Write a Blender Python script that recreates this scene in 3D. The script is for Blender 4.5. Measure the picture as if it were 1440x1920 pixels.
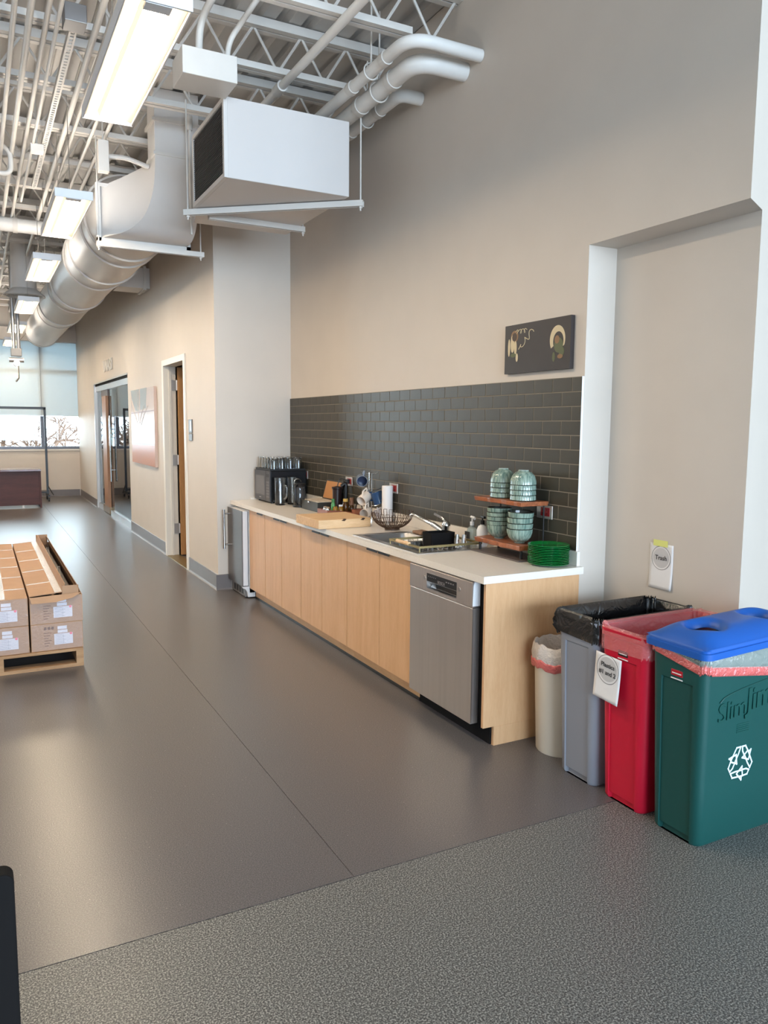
import bpy, bmesh, math, random
from math import sin, cos, pi, radians, hypot
from mathutils import Vector, Matrix

for o in list(bpy.data.objects):
    bpy.data.objects.remove(o, do_unlink=True)
scene = bpy.context.scene
COL = scene.collection
random.seed(7)

def lin(c):
    return tuple(((v/255.0)/12.92 if v/255.0 <= 0.04045 else ((v/255.0+0.055)/1.055)**2.4) for v in c)

# ------------------------------------------------------------------ camera
cam_d = bpy.data.cameras.new('camera')
cam_d.sensor_fit = 'VERTICAL'; cam_d.sensor_height = 36.0
cam_d.lens = 1450.0/1920.0*36.0
cam_d.clip_start = 0.05; cam_d.clip_end = 200
cam = bpy.data.objects.new('camera', cam_d); COL.objects.link(cam)
_R = (0.88534187, -0.46487619, 0.00773931)
_D = (-0.04442353, -0.10114941, -0.99387894)
_F = (0.46281348, 0.87957883, -0.11020325)
cam.matrix_world = Matrix(((_R[0], -_D[0], -_F[0], -2.16313504),
                           (_R[1], -_D[1], -_F[1], -3.05800663),
                           (_R[2], -_D[2], -_F[2], 1.60714639),
                           (0, 0, 0, 1)))
scene.camera = cam

# ------------------------------------------------------------------ world and exposure
world = bpy.data.worlds.new('overcast_sky'); scene.world = world
world.use_nodes = True
_bg = world.node_tree.nodes['Background']
_bg.inputs['Color'].default_value = (0.74, 0.88, 1.0, 1)
_bg.inputs['Strength'].default_value = 12.0
vs = scene.view_settings
vs.view_transform = 'Standard'; vs.look = 'None'; vs.gamma = 1.0
vs.use_curve_mapping = False
vs.exposure = 0.42

# daylight coming in through the wide window of the wall behind the camera
def area(name, loc, direction, sx, sy, power, color):
    d = bpy.data.lights.new(name, 'AREA'); d.shape = 'RECTANGLE'
    d.size = sx; d.size_y = sy; d.energy = power; d.color = color
    o = bpy.data.objects.new(name, d); COL.objects.link(o)
    o.location = loc
    o.rotation_euler = Vector(direction).to_track_quat('-Z', 'Z').to_euler()
    return o
area('window_daylight', (-0.6, -11.75, 2.3), (0, 1, 0), 9.0, 3.2, 1600, (0.63, 0.81, 1.0))

# ------------------------------------------------------------------ materials
MATS = {}
def mat(name, col, rough=0.5, metal=0.0, noise=0.0, nscale=20.0, bump=0.0, bscale=200.0,
        spec=0.5, trans=0.0, ior=1.45, coat=0.0, col2=None, stretch=None, sss=0.0, alpha=1.0):
    if name in MATS: return MATS[name]
    m = bpy.data.materials.new(name); m.use_nodes = True
    nt = m.node_tree; N = nt.nodes; L = nt.links
    b = N['Principled BSDF']
    c = lin(col)
    b.inputs['Base Color'].default_value = (*c, 1)
    b.inputs['Roughness'].default_value = rough
    b.inputs['Metallic'].default_value = metal
    b.inputs['Specular IOR Level'].default_value = spec
    b.inputs['IOR'].default_value = ior
    b.inputs['Transmission Weight'].default_value = trans
    b.inputs['Coat Weight'].default_value = coat
    b.inputs['Alpha'].default_value = alpha
    tc = mp = None
    if noise > 0 or bump > 0:
        tc = N.new('ShaderNodeTexCoord'); mp = N.new('ShaderNodeMapping')
        L.new(tc.outputs['Object'], mp.inputs['Vector'])
        if stretch: mp.inputs['Scale'].default_value = stretch
    if noise > 0:
        nz = N.new('ShaderNodeTexNoise'); nz.inputs['Scale'].default_value = nscale
        nz.inputs['Detail'].default_value = 4
        L.new(mp.outputs['Vector'], nz.inputs['Vector'])
        mx = N.new('ShaderNodeMix'); mx.data_type = 'RGBA'
        c2 = lin(col2) if col2 else tuple(v*(1-noise) for v in c)
        mx.inputs[6].default_value = (*c, 1); mx.inputs[7].default_value = (*c2, 1)
        rr = N.new('ShaderNodeMapRange'); rr.inputs[1].default_value = 0.35; rr.inputs[2].default_value = 0.65
        L.new(nz.outputs['Fac'], rr.inputs[0]); L.new(rr.outputs[0], mx.inputs[0])
        L.new(mx.outputs[2], b.inputs['Base Color'])
    if bump > 0:
        n2 = N.new('ShaderNodeTexNoise'); n2.inputs['Scale'].default_value = bscale
        n2.inputs['Detail'].default_value = 3
        L.new(mp.outputs['Vector'], n2.inputs['Vector'])
        bp = N.new('ShaderNodeBump'); bp.inputs['Strength'].default_value = bump
        bp.inputs['Distance'].default_value = 0.004
        L.new(n2.outputs['Fac'], bp.inputs['Height']); L.new(bp.outputs['Normal'], b.inputs['Normal'])
    MATS[name] = m
    return m

def emis(name, col, strength):
    m = bpy.data.materials.new(name); m.use_nodes = True
    nt = m.node_tree; nt.nodes.clear()
    e = nt.nodes.new('ShaderNodeEmission'); e.inputs[0].default_value = (*lin(col), 1); e.inputs[1].default_value = strength
    o = nt.nodes.new('ShaderNodeOutputMaterial'); nt.links.new(e.outputs[0], o.inputs[0])
    MATS[name] = m; return m

def thin_glass(name, tint=(245, 250, 250), refl=1.0, ior=1.5, rough=0.0):
    """clear sheet: see-through with a fresnel mirror on top"""
    m = bpy.data.materials.new(name); m.use_nodes = True
    nt = m.node_tree; nt.nodes.clear(); N = nt.nodes; L = nt.links
    t = N.new('ShaderNodeBsdfTransparent'); t.inputs[0].default_value = (*lin(tint), 1)
    g = N.new('ShaderNodeBsdfGlossy'); g.inputs['Roughness'].default_value = rough
    fr = N.new('ShaderNodeFresnel'); fr.inputs[0].default_value = ior
    mu = N.new('ShaderNodeMath'); mu.operation = 'MULTIPLY'; mu.inputs[1].default_value = refl
    L.new(fr.outputs[0], mu.inputs[0])
    mx = N.new('ShaderNodeMixShader'); L.new(mu.outputs[0], mx.inputs[0])
    L.new(t.outputs[0], mx.inputs[1]); L.new(g.outputs[0], mx.inputs[2])
    o = N.new('ShaderNodeOutputMaterial'); L.new(mx.outputs[0], o.inputs[0])
    MATS[name] = m; return m

def film(name, col, opacity, rough=0.15, bump=0.6, bscale=30):
    """thin plastic bag: part coloured diffuse and gloss, part see-through"""
    m = bpy.data.materials.new(name); m.use_nodes = True
    nt = m.node_tree; N = nt.nodes; L = nt.links
    b = N['Principled BSDF']; b.inputs['Base Color'].default_value = (*lin(col), 1)
    b.inputs['Roughness'].default_value = rough; b.inputs['Specular IOR Level'].default_value = 0.9
    tc = N.new('ShaderNodeTexCoord'); nz = N.new('ShaderNodeTexNoise'); nz.inputs['Scale'].default_value = bscale
    nz.inputs['Detail'].default_value = 3; nz.inputs['Distortion'].default_value = 1.2
    L.new(tc.outputs['Object'], nz.inputs['Vector'])
    bp = N.new('ShaderNodeBump'); bp.inputs['Strength'].default_value = bump; bp.inputs['Distance'].default_value = 0.02
    L.new(nz.outputs['Fac'], bp.inputs['Height']); L.new(bp.outputs['Normal'], b.inputs['Normal'])
    t = N.new('ShaderNodeBsdfTransparent')
    mx = N.new('ShaderNodeMixShader'); mx.inputs[0].default_value = opacity
    L.new(t.outputs[0], mx.inputs[1]); L.new(b.outputs[0], mx.inputs[2])
    o = N['Material Output']; L.new(mx.outputs[0], o.inputs[0])
    MATS[name] = m; return m

def wood(name, c1, c2, axis='z', rough=0.4, scale=6.0, coat=0.0):
    m = bpy.data.materials.new(name); m.use_nodes = True
    nt = m.node_tree; N = nt.nodes; L = nt.links; b = N['Principled BSDF']
    b.inputs['Roughness'].default_value = rough; b.inputs['Coat Weight'].default_value = coat
    tc = N.new('ShaderNodeTexCoord'); mp = N.new('ShaderNodeMapping')
    s = {'x': (0.12, 1, 1), 'y': (1, 0.12, 1), 'z': (1, 1, 0.12)}[axis]
    mp.inputs['Scale'].default_value = tuple(v*scale for v in s)
    L.new(tc.outputs['Object'], mp.inputs['Vector'])
    nz = N.new('ShaderNodeTexNoise'); nz.inputs['Scale'].default_value = 4.0; nz.inputs['Detail'].default_value = 6
    nz.inputs['Distortion'].default_value = 0.6
    L.new(mp.outputs['Vector'], nz.inputs['Vector'])
    n2 = N.new('ShaderNodeTexNoise'); n2.inputs['Scale'].default_value = 40.0; n2.inputs['Detail'].default_value = 2
    L.new(mp.outputs['Vector'], n2.inputs['Vector'])
    ad = N.new('ShaderNodeMix'); ad.inputs[0].default_value = 0.35
    L.new(nz.outputs['Fac'], ad.inputs[2]); L.new(n2.outputs['Fac'], ad.inputs[3])
    rp = N.new('ShaderNodeValToRGB')
    rp.color_ramp.elements[0].position = 0.3; rp.color_ramp.elements[0].color = (*lin(c2), 1)
    rp.color_ramp.elements[1].position = 0.65; rp.color_ramp.elements[1].color = (*lin(c1), 1)
    L.new(ad.outputs[0], rp.inputs[0]); L.new(rp.outputs[0], b.inputs['Base Color'])
    MATS[name] = m; return m

def speckle_floor(name, base, dark, light, scale, rough, amount, rvar=0.08, bump=0.05):
    m = bpy.data.materials.new(name); m.use_nodes = True
    nt = m.node_tree; N = nt.nodes; L = nt.links; b = N['Principled BSDF']
    tc = N.new('ShaderNodeTexCoord')
    def noise(sc, det):
        z = N.new('ShaderNodeTexNoise'); z.inputs['Scale'].default_value = sc; z.inputs['Detail'].default_value = det
        L.new(tc.outputs['Object'], z.inputs['Vector']); return z
    a = noise(scale, 2.0)
    r = N.new('ShaderNodeValToRGB'); e = r.color_ramp.elements
    e[0].position = 0.5-amount; e[0].color = (*lin(dark), 1)
    e[1].position = 0.5+amount; e[1].color = (*lin(light), 1)
    k = e.new(0.5); k.color = (*lin(base), 1)
    L.new(a.outputs['Fac'], r.inputs[0])
    # rare pale chips
    v = N.new('ShaderNodeTexVoronoi'); v.inputs['Scale'].default_value = 45
    L.new(tc.outputs['Object'], v.inputs['Vector'])
    lt = N.new('ShaderNodeMath'); lt.operation = 'LESS_THAN'; lt.inputs[1].default_value = 0.055
    L.new(v.outputs['Distance'], lt.inputs[0])
    sep = N.new('ShaderNodeSeparateColor'); L.new(v.outputs['Color'], sep.inputs[0])
    gt = N.new('ShaderNodeMath'); gt.operation = 'GREATER_THAN'; gt.inputs[1].default_value = 0.80
    L.new(sep.outputs[0], gt.inputs[0])
    mu = N.new('ShaderNodeMath'); mu.operation = 'MULTIPLY'; L.new(lt.outputs[0], mu.inputs[0]); L.new(gt.outputs[0], mu.inputs[1])
    mx = N.new('ShaderNodeMix'); mx.data_type = 'RGBA'
    L.new(mu.outputs[0], mx.inputs[0]); L.new(r.outputs[0], mx.inputs[6]); mx.inputs[7].default_value = (*lin((205, 200, 190)), 1)
    L.new(mx.outputs[2], b.inputs['Base Color'])
    w = noise(1.3, 4.0)
    mr = N.new('ShaderNodeMapRange'); mr.inputs[1].default_value = 0.3; mr.inputs[2].default_value = 0.7
    mr.inputs[3].default_value = rough-rvar; mr.inputs[4].default_value = rough+rvar
    L.new(w.outputs['Fac'], mr.inputs[0]); L.new(mr.outputs[0], b.inputs['Roughness'])
    bp = N.new('ShaderNodeBump'); bp.inputs['Strength'].default_value = bump; bp.inputs['Distance'].default_value = 0.002
    L.new(a.outputs['Fac'], bp.inputs['Height']); L.new(bp.outputs['Normal'], b.inputs['Normal'])
    MATS[name] = m; return m

PAINT = mat('wall_paint', (206, 195, 183), 0.55, noise=0.03, nscale=3, bump=0.03, bscale=250)
PALEWALL = mat('pale_blue_wall', (192, 199, 202), 0.55, noise=0.02, nscale=3, bump=0.03, bscale=250)
TRIMW = mat('white_trim', (222, 216, 206), 0.4)
CEIL = mat('ceiling_paint', (196, 193, 189), 0.6, noise=0.04, nscale=2)
STEELW = mat('painted_steel', (212, 207, 200), 0.45, noise=0.05, nscale=6)
DUCTW = mat('duct_paint', (210, 205, 200), 0.45, noise=0.03, nscale=4)
PIPEW = mat('pipe_jacket', (226, 223, 218), 0.5, noise=0.03, nscale=10)
FLOOR1 = speckle_floor('sheet_floor', (91, 87, 87), (66, 63, 63), (122, 117, 116), 230, 0.30, 0.22, 0.0)
FLOOR2 = speckle_floor('speckled_floor', (90, 90, 88), (42, 42, 41), (158, 157, 151), 190, 0.45, 0.15, bump=0.15)
JOINT = mat('floor_joint', (78, 74, 74), 0.7)
COVE = mat('cove_base_rubber', (112, 106, 105), 0.4, noise=0.05, nscale=8)
MAPLE = wood('maple_veneer', (214, 170, 127), (201, 154, 110), 'z', 0.42)
MAPLEH = wood('maple_toe_board', (206, 164, 122), (190, 146, 104), 'y', 0.45)
DOORW = wood('door_veneer', (196, 148, 98), (176, 126, 80), 'z', 0.4)
ACACIA = wood('live_edge_wood', (176, 104, 66), (112, 58, 36), 'y', 0.35, 9, 0.2)
PINE = wood('pine_board', (222, 186, 142), (200, 158, 112), 'x', 0.5, 8)
PALLETW = wood('pallet_wood', (176, 138, 100), (140, 104, 72), 'x', 0.8, 6)
DESKW = wood('mahogany_laminate', (84, 46, 44), (64, 34, 34), 'x', 0.55, 4)
REDWOOD = wood('reddish_tray_wood', (150, 92, 70), (122, 70, 52), 'x', 0.45, 8)
QUARTZ = mat('quartz_top', (228, 220, 210), 0.22, noise=0.03, nscale=60)
TILE = mat('dark_olive_tile', (64, 59, 49), 0.42, noise=0.12, nscale=5, bump=0.02, bscale=30)
GROUT = mat('grout', (132, 122, 108), 0.8)
STAIN = mat('brushed_steel', (206, 198, 192), 0.34, 0.9, noise=0.05, nscale=40, stretch=(1, 1, 0.02))
STAINL = mat('pale_steel', (190, 188, 186), 0.3, 1.0)
CHROME = mat('chrome', (215, 215, 215), 0.08, 1.0)
DARKM = mat('dark_metal', (46, 44, 44), 0.4, 0.6)
BLACK = mat('black_plastic', (26, 26, 28), 0.35)
BLACKM = mat('matte_black', (20, 18, 18), 0.85, spec=0.2)
VOID = mat('dark_void', (14, 13, 13), 0.9)
WHITEP = mat('white_plastic', (228, 228, 230), 0.35)
PAPER = mat('paper', (230, 226, 224), 0.7)
INK = mat('ink', (40, 38, 38), 0.7)
GLASS = mat('clear_glass', (250, 252, 252), 0.0, trans=1.0, ior=1.48)
PANE = thin_glass('window_glass')
DOORGLASS = thin_glass('door_glass', (225, 240, 236), 1.0)
CARD = mat('cardboard', (166, 130, 100), 0.75, noise=0.06, nscale=12)
CARDIN = mat('cardboard_inside', (146, 108, 76), 0.8)
TAPE = film('shiny_tape', (212, 200, 188), 0.75, 0.2, 0.5, 60)
WRAP = film('stretch_wrap', (220, 205, 205), 0.2, 0.15, 0.9, 40)
CELADON = mat('celadon_glaze', (146, 163, 148), 0.12, noise=0.5, nscale=75, stretch=(1, 1, 0.12), col2=(90, 114, 104), coat=0.5)
GLAZED = mat('dark_glaze_rim', (44, 46, 40), 0.15)
GREENG = mat('green_glass', (18, 128, 58), 0.08, trans=0.25, ior=1.5)
BINGRAY = mat('gray_plastic', (138, 140, 148), 0.42, bump=0.05, bscale=300)
BINRED = mat('red_plastic', (196, 22, 50), 0.36, bump=0.05, bscale=300)
BINGREEN = mat('green_plastic', (20, 72, 68), 0.4, bump=0.05, bscale=300)
LIDBLUE = mat('blue_plastic', (26, 88, 172), 0.4, bump=0.05, bscale=300)
BAGBLACK = film('black_bag', (16, 16, 18), 1.0, 0.2, 0.35, 16)
BAGCLEAR = film('clear_bag', (222, 226, 218), 0.34, 0.1, 0.6, 22)
BAGPINK = film('pink_bag', (240, 150, 150), 0.42, 0.1, 0.6, 22)
BAGRED = film('red_drawstring', (226, 108, 104), 0.9, 0.25, 0.6, 40)
BAGWHITE = film('white_bag', (226, 214, 204), 0.85, 0.35, 0.7, 40)
LAMP = emis('lamp_glow', (255, 233, 202), 94.0)
UPFILL = emis('added_uplight_glow', (255, 244, 230), 20.0)  # added glow that brightens the ceiling from the fixture tops
LAMPSIDE = emis('lamp_side_glow', (255, 226, 170), 1.5)
REFLW = mat('reflector_white', (250, 244, 228), 0.5)

# ------------------------------------------------------------------ mesh builder
class MB:
    def __init__(s):
        s.v = []; s.f = []
    def add(s, vs, fs):
        n = len(s.v); s.v += [tuple(p) for p in vs]; s.f += [tuple(i+n for i in f) for f in fs]; return s
    def box(s, a, b):
        x0, x1 = sorted((a[0], b[0])); y0, y1 = sorted((a[1], b[1])); z0, z1 = sorted((a[2], b[2]))
        v = [(x0,y0,z0),(x1,y0,z0),(x1,y1,z0),(x0,y1,z0),(x0,y0,z1),(x1,y0,z1),(x1,y1,z1),(x0,y1,z1)]
        return s.add(v, [(0,3,2,1),(4,5,6,7),(0,1,5,4),(1,2,6,5),(2,3,7,6),(3,0,4,7)])
    def prism(s, poly, z0, z1):
        n = len(poly); v = [(x,y,z0) for x,y in poly]+[(x,y,z1) for x,y in poly]
        f = [tuple(range(n-1,-1,-1)), tuple(range(n,2*n))]+[(i,(i+1)%n,n+(i+1)%n,n+i) for i in range(n)]
        return s.add(v, f)
    def prism_dir(s, pts, off):
        """closed planar polygon in 3d extruded by off"""
        n = len(pts); off = Vector(off); v = [Vector(p) for p in pts]; v += [p+off for p in v]
        f = [tuple(range(n-1,-1,-1)), tuple(range(n,2*n))]+[(i,(i+1)%n,n+(i+1)%n,n+i) for i in range(n)]
        return s.add(v, f)
    def loft(s, rings, close=True, cap0=True, cap1=True):
        n = len(rings[0]); base = len(s.v)
        for r in rings: s.v += [tuple(p) for p in r]
        for k in range(len(rings)-1):
            for i in range(n if close else n-1):
                j = (i+1) % n
                s.f.append((base+k*n+i, base+k*n+j, base+(k+1)*n+j, base+(k+1)*n+i))
        if cap0: s.f.append(tuple(base+i for i in range(n-1,-1,-1)))
        if cap1: s.f.append(tuple(base+(len(rings)-1)*n+i for i in range(n)))
        return s
    def tube(s, path, r, n=10, cap=True, closed=False):
        P = [Vector(p) for p in path]; m = len(P); rings = []
        rs = r if isinstance(r, (list, tuple)) else [r]*m
        prev = None
        for i in range(m):
            if closed: t = P[(i+1) % m]-P[i-1]
            elif i == 0: t = P[1]-P[0]
            elif i == m-1: t = P[-1]-P[-2]
            else: t = (P[i+1]-P[i]).normalized()+(P[i]-P[i-1]).normalized()
            t = t.normalized()
            if prev is None:
                up = Vector((0,0,1)) if abs(t.z) < 0.9 else Vector((1,0,0))
                a = t.cross(up).normalized()
            else:
                a = prev-t*prev.dot(t)
                a = a.normalized() if a.length > 1e-6 else t.orthogonal().normalized()
            b = t.cross(a); prev = a
            rings.append([P[i]+a*(rs[i]*cos(2*pi*k/n))+b*(rs[i]*sin(2*pi*k/n)) for k in range(n)])
        if closed: rings.append(rings[0])
        return s.loft(rings, True, cap and not closed, cap and not closed)
    def cyl(s, p0, p1, r0, r1=None, n=20):
        return s.tube([p0, p1], [r0, r0 if r1 is None else r1], n)
    def lathe(s, prof, c=(0,0,0), n=28, ripple=0.0, nr=0, cap0=False, cap1=False, axis=None):
        rings = []
        for r, z in prof:
            ring = []
            for k in range(n):
                a = 2*pi*k/n; rr = r*(1+ripple*cos(nr*a)) if nr else r
                ring.append((c[0]+rr*cos(a), c[1]+rr*sin(a), c[2]+z))
            rings.append(ring)
        return s.loft(rings, True, cap0, cap1)
    def grid(s, fn, nu, nv):
        base = len(s.v)
        for i in range(nu+1):
            for j in range(nv+1): s.v.append(tuple(fn(i/nu, j/nv)))
        for i in range(nu):
            for j in range(nv):
                a = base+i*(nv+1)+j
                s.f.append((a, a+nv+1, a+nv+2, a+1))
        return s
    def rot(s, i0, piv, axis, ang):
        R = Matrix.Rotation(ang, 3, axis); piv = Vector(piv)
        for i in range(i0, len(s.v)): s.v[i] = tuple(R @ (Vector(s.v[i])-piv)+piv)
        return s
    def mesh(s, name, off=(0,0,0)):
        me = bpy.data.meshes.new(name)
        me.from_pydata([(x-off[0], y-off[1], z-off[2]) for x,y,z in s.v], [], s.f)
        bm = bmesh.new(); bm.from_mesh(me)
        bmesh.ops.recalc_face_normals(bm, faces=bm.faces)
        bm.to_mesh(me); bm.free(); return me
    def build(s, name, m, parent=None, smooth=False, bevel=0.0, seg=2, label=None, solid=0.0, sharp=None):
        off = origin(parent)
        me = s.mesh(name, off); me.materials.append(m)
        o = bpy.data.objects.new(name, me); COL.objects.link(o)
        if parent: o.parent = parent
        if solid:
            md = o.modifiers.new('thickness', 'SOLIDIFY'); md.thickness = solid; md.offset = 0
        if bevel:
            md = o.modifiers.new('bevel', 'BEVEL'); md.width = bevel; md.segments = seg
            md.limit_method = 'ANGLE'; md.angle_limit = radians(40)
        if smooth:
            ang = radians(sharp or 45)
            bm = bmesh.new(); bm.from_mesh(me)
            for fc in bm.faces: fc.smooth = True
            for ed in bm.edges:
                if len(ed.link_faces) == 2 and ed.calc_face_angle(0) > ang: ed.smooth = False
            bm.to_mesh(me); bm.free()
        if label: o['label'] = label
        return o

def origin(o):
    v = Vector((0,0,0))
    while o is not None: v += o.location; o = o.parent
    return v

def box(name, a, b, m, parent=None, bevel=0.0, label=None):
    return MB().box(a, b).build(name, m, parent, bevel=bevel, label=label)

def tag(o, label, cat, group=None):
    o['label'] = label; o['category'] = cat
    if group: o['group'] = group
    return o
def struct(o):
    o['kind'] = 'structure'; return o
def thing(name, label, cat, loc=(0,0,0), group=None):
    o = bpy.data.objects.new(name, None); COL.objects.link(o)
    o.empty_display_size = 0.1; o.location = loc
    return tag(o, label, cat, group)
def dup(root, loc, label=None, group=None, rotz=None):
    r = root.copy(); COL.objects.link(r); r.location = loc
    if rotz is not None: r.rotation_euler = (0,0,rotz)
    if label: r['label'] = label
    if group: r['group'] = group
    for ch in list(root.children):
        c = ch.copy(); COL.objects.link(c); c.parent = r
        for g in list(ch.children):
            d = g.copy(); COL.objects.link(d); d.parent = c
    return r

def text(name, s, size, center, xdir, ydir, m, parent, depth=0.0005, bold=0.0, spacing=1.0, shear=0.0):
    cu = bpy.data.curves.new(name, 'FONT'); cu.body = s; cu.size = size; cu.align_x = 'CENTER'; cu.align_y = 'CENTER'
    cu.extrude = depth; cu.offset = bold; cu.space_character = spacing; cu.shear = shear; cu.resolution_u = 3
    tmp = bpy.data.objects.new('tmp_text', cu); COL.objects.link(tmp)
    bpy.context.view_layer.update()
    dg = bpy.context.evaluated_depsgraph_get()
    me = bpy.data.meshes.new_from_object(tmp.evaluated_get(dg))
    bpy.data.objects.remove(tmp, do_unlink=True); bpy.data.curves.remove(cu)
    X = Vector(xdir).normalized(); Y = Vector(ydir).normalized(); Z = X.cross(Y); c = Vector(center)-origin(parent)
    for v in me.vertices: v.co = c+X*v.co.x+Y*v.co.y+Z*v.co.z
    me.name = name; me.materials.clear(); me.materials.append(m)
    o = bpy.data.objects.new(name, me); COL.objects.link(o); o.parent = parent
    return o

def rrect(cx, cy, hx, hy, r, z, n=6):
    pts = []
    for (sx, sy, a0) in ((1,1,0),(-1,1,90),(-1,-1,180),(1,-1,270)):
        for k in range(n+1):
            a = radians(a0+90*k/n)
            pts.append((cx+sx*(hx-r)+r*cos(a), cy+sy*(hy-r)+r*sin(a), z))
    return pts

def arc(c, r, a0, a1, n, plane='xz', w=0.0):
    out = []
    for k in range(n+1):
        a = radians(a0+(a1-a0)*k/n); p, q = r*cos(a), r*sin(a)
        if plane == 'xz': out.append((c[0]+p, c[1], c[2]+q))
        elif plane == 'yz': out.append((c[0], c[1]+p, c[2]+q))
        else: out.append((c[0]+p, c[1]+q, c[2]))
    return out

def bend(path, r, n=6):
    """round the corners of a polyline"""
    P = [Vector(p) for p in path]; out = [P[0]]
    for i in range(1, len(P)-1):
        a = (P[i-1]-P[i]); b = (P[i+1]-P[i])
        rr = min(r, a.length*0.45, b.length*0.45)
        p0 = P[i]+a.normalized()*rr; p1 = P[i]+b.normalized()*rr
        for k in range(n+1):
            t = k/n; out.append(p0*(1-t)**2+P[i]*(2*t*(1-t))+p1*t*t)
    out.append(P[-1]); return out

ORD = ['nearest', 'second nearest', 'third nearest', 'fourth nearest', 'fifth nearest', 'sixth nearest', 'seventh nearest',
       'eighth nearest', 'ninth nearest', 'tenth nearest', 'eleventh nearest', 'twelfth nearest', 'thirteenth nearest',
       'fourteenth nearest', 'fifteenth nearest', 'sixteenth nearest', 'seventeenth nearest']
NTH = ['first', 'second', 'third', 'fourth', 'fifth', 'sixth', 'seventh', 'eighth', 'ninth', 'tenth', 'eleventh', 'twelfth', 'thirteenth']

# =================================================================== the setting
ZC = 4.30          # underside of the roof deck
XW = 0.635         # kitchen wall plane
XC = -0.13         # corridor wall plane
YF = 15.42         # far window wall plane
fl = struct(box('floor', (-8, -12, -0.2), (4.2, YF+0.2, -0.004), JOINT))
for a, b in ((-8, -6.432), (-6.428, -4.632), (-4.628, -2.832), (-2.828, -1.0335), (-1.031, 0.766), (0.770, 4.2)):
    box('floor_sheet', (a, -0.698, -0.004), (b, YF+0.2, 0.0), FLOOR1, fl)
box('speckled_floor_sheet', (-8, -12, -0.004), (4.2, -0.702, 0.0), FLOOR2, fl)

# kitchen wall: upper wall overhangs a shallow recess above the bins
m = MB()
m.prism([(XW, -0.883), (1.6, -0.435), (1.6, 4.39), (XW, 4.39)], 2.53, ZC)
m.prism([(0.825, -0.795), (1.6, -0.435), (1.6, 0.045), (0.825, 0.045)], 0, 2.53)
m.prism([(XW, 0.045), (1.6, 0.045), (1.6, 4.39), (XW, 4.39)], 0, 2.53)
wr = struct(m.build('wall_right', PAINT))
wr.data.materials.append(PALEWALL)      # the angled end wall gets a bluer base colour
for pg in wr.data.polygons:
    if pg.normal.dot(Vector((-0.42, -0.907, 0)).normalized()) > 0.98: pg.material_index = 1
# corridor wall with the door and the glass front, and the short return at the end of the counter
m = MB()
m.box((XC, 4.27, 0), (XC+0.12, 5.47, ZC)); m.box((XC, 5.47, 2.34), (XC+0.12, 6.53, ZC))
m.box((XC, 6.53, 0), (XC+0.12, 9.03, ZC)); m.box((XC, 9.03, 2.37), (XC+0.12, 12.75, ZC))
m.box((XC, 12.75, 0), (XC+0.12, YF, ZC))
struct(m.build('wall_corridor', PAINT))
struct(box('wall_return', (XC+0.12, 4.27, 0), (XW, 4.39, ZC), PAINT))
# rooms behind the corridor wall
struct(box('wall_partition', (XC+0.12, 8.78, 0), (4.0, 8.9, 2.8), PAINT))
struct(box('wall_partition', (1.6, 4.39, 0), (1.72, 8.78, 2.8), PAINT))
struct(box('wall_outer', (4.0, 8.78, 0), (4.2, YF, 2.8), PAINT))
struct(box('ceiling', (XC+0.12, 4.39, 2.8), (4.2, 8.9, 2.9), CEIL))
struct(box('ceiling', (XC+0.12, 8.9, 3.5), (4.2, YF, 3.6), CEIL))
struct(box('wall_outer', (4.0, 8.78, 2.8), (4.2, YF, 3.5), PAINT))
# far window wall
m = MB()
m.box((-8, YF, 0), (4.2, YF+0.2, 1.05)); m.box((-8, YF, 3.42), (4.2, YF+0.2, ZC+0.3))
m.box((-8, YF, 1.05), (-7.6, YF+0.2, 3.42)); m.box((3.8, YF, 1.05), (4.2, YF+0.2, 3.42))
struct(m.build('wall_far', PAINT))
struct(box('trim_1', (-7.6, YF-0.16, 3.36), (XC-0.002, YF-0.001, 3.62), PAINT))
struct(box('trim_2', (-7.6, YF-0.03, 1.02), (XC-0.002, YF-0.001, 1.05), TRIMW))
# windows: one framed window per bay, panes, and a roller shade in each
FRAME = mat('dark_bronze_frame', (96, 100, 110), 0.4, 0.3)
SHADE = bpy.data.materials.new('shade_fabric'); SHADE.use_nodes = True
_nt = SHADE.node_tree; _nt.nodes.clear()
_t = _nt.nodes.new('ShaderNodeBsdfTranslucent'); _t.inputs[0].default_value = (*lin((212, 222, 226)), 1)
_d = _nt.nodes.new('ShaderNodeBsdfDiffuse'); _d.inputs[0].default_value = (*lin((208, 216, 220)), 1)
_x = _nt.nodes.new('ShaderNodeMixShader'); _x.inputs[0].default_value = 0.34
_o = _nt.nodes.new('ShaderNodeOutputMaterial')
_nt.links.new(_d.outputs[0], _x.inputs[1]); _nt.links.new(_t.outputs[0], _x.inputs[2]); _nt.links.new(_x.outputs[0], _o.inputs[0])
wx = [-7.6, -5.37, -3.87, -2.37, -0.87, 0.63, 2.13, 3.8]
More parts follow.
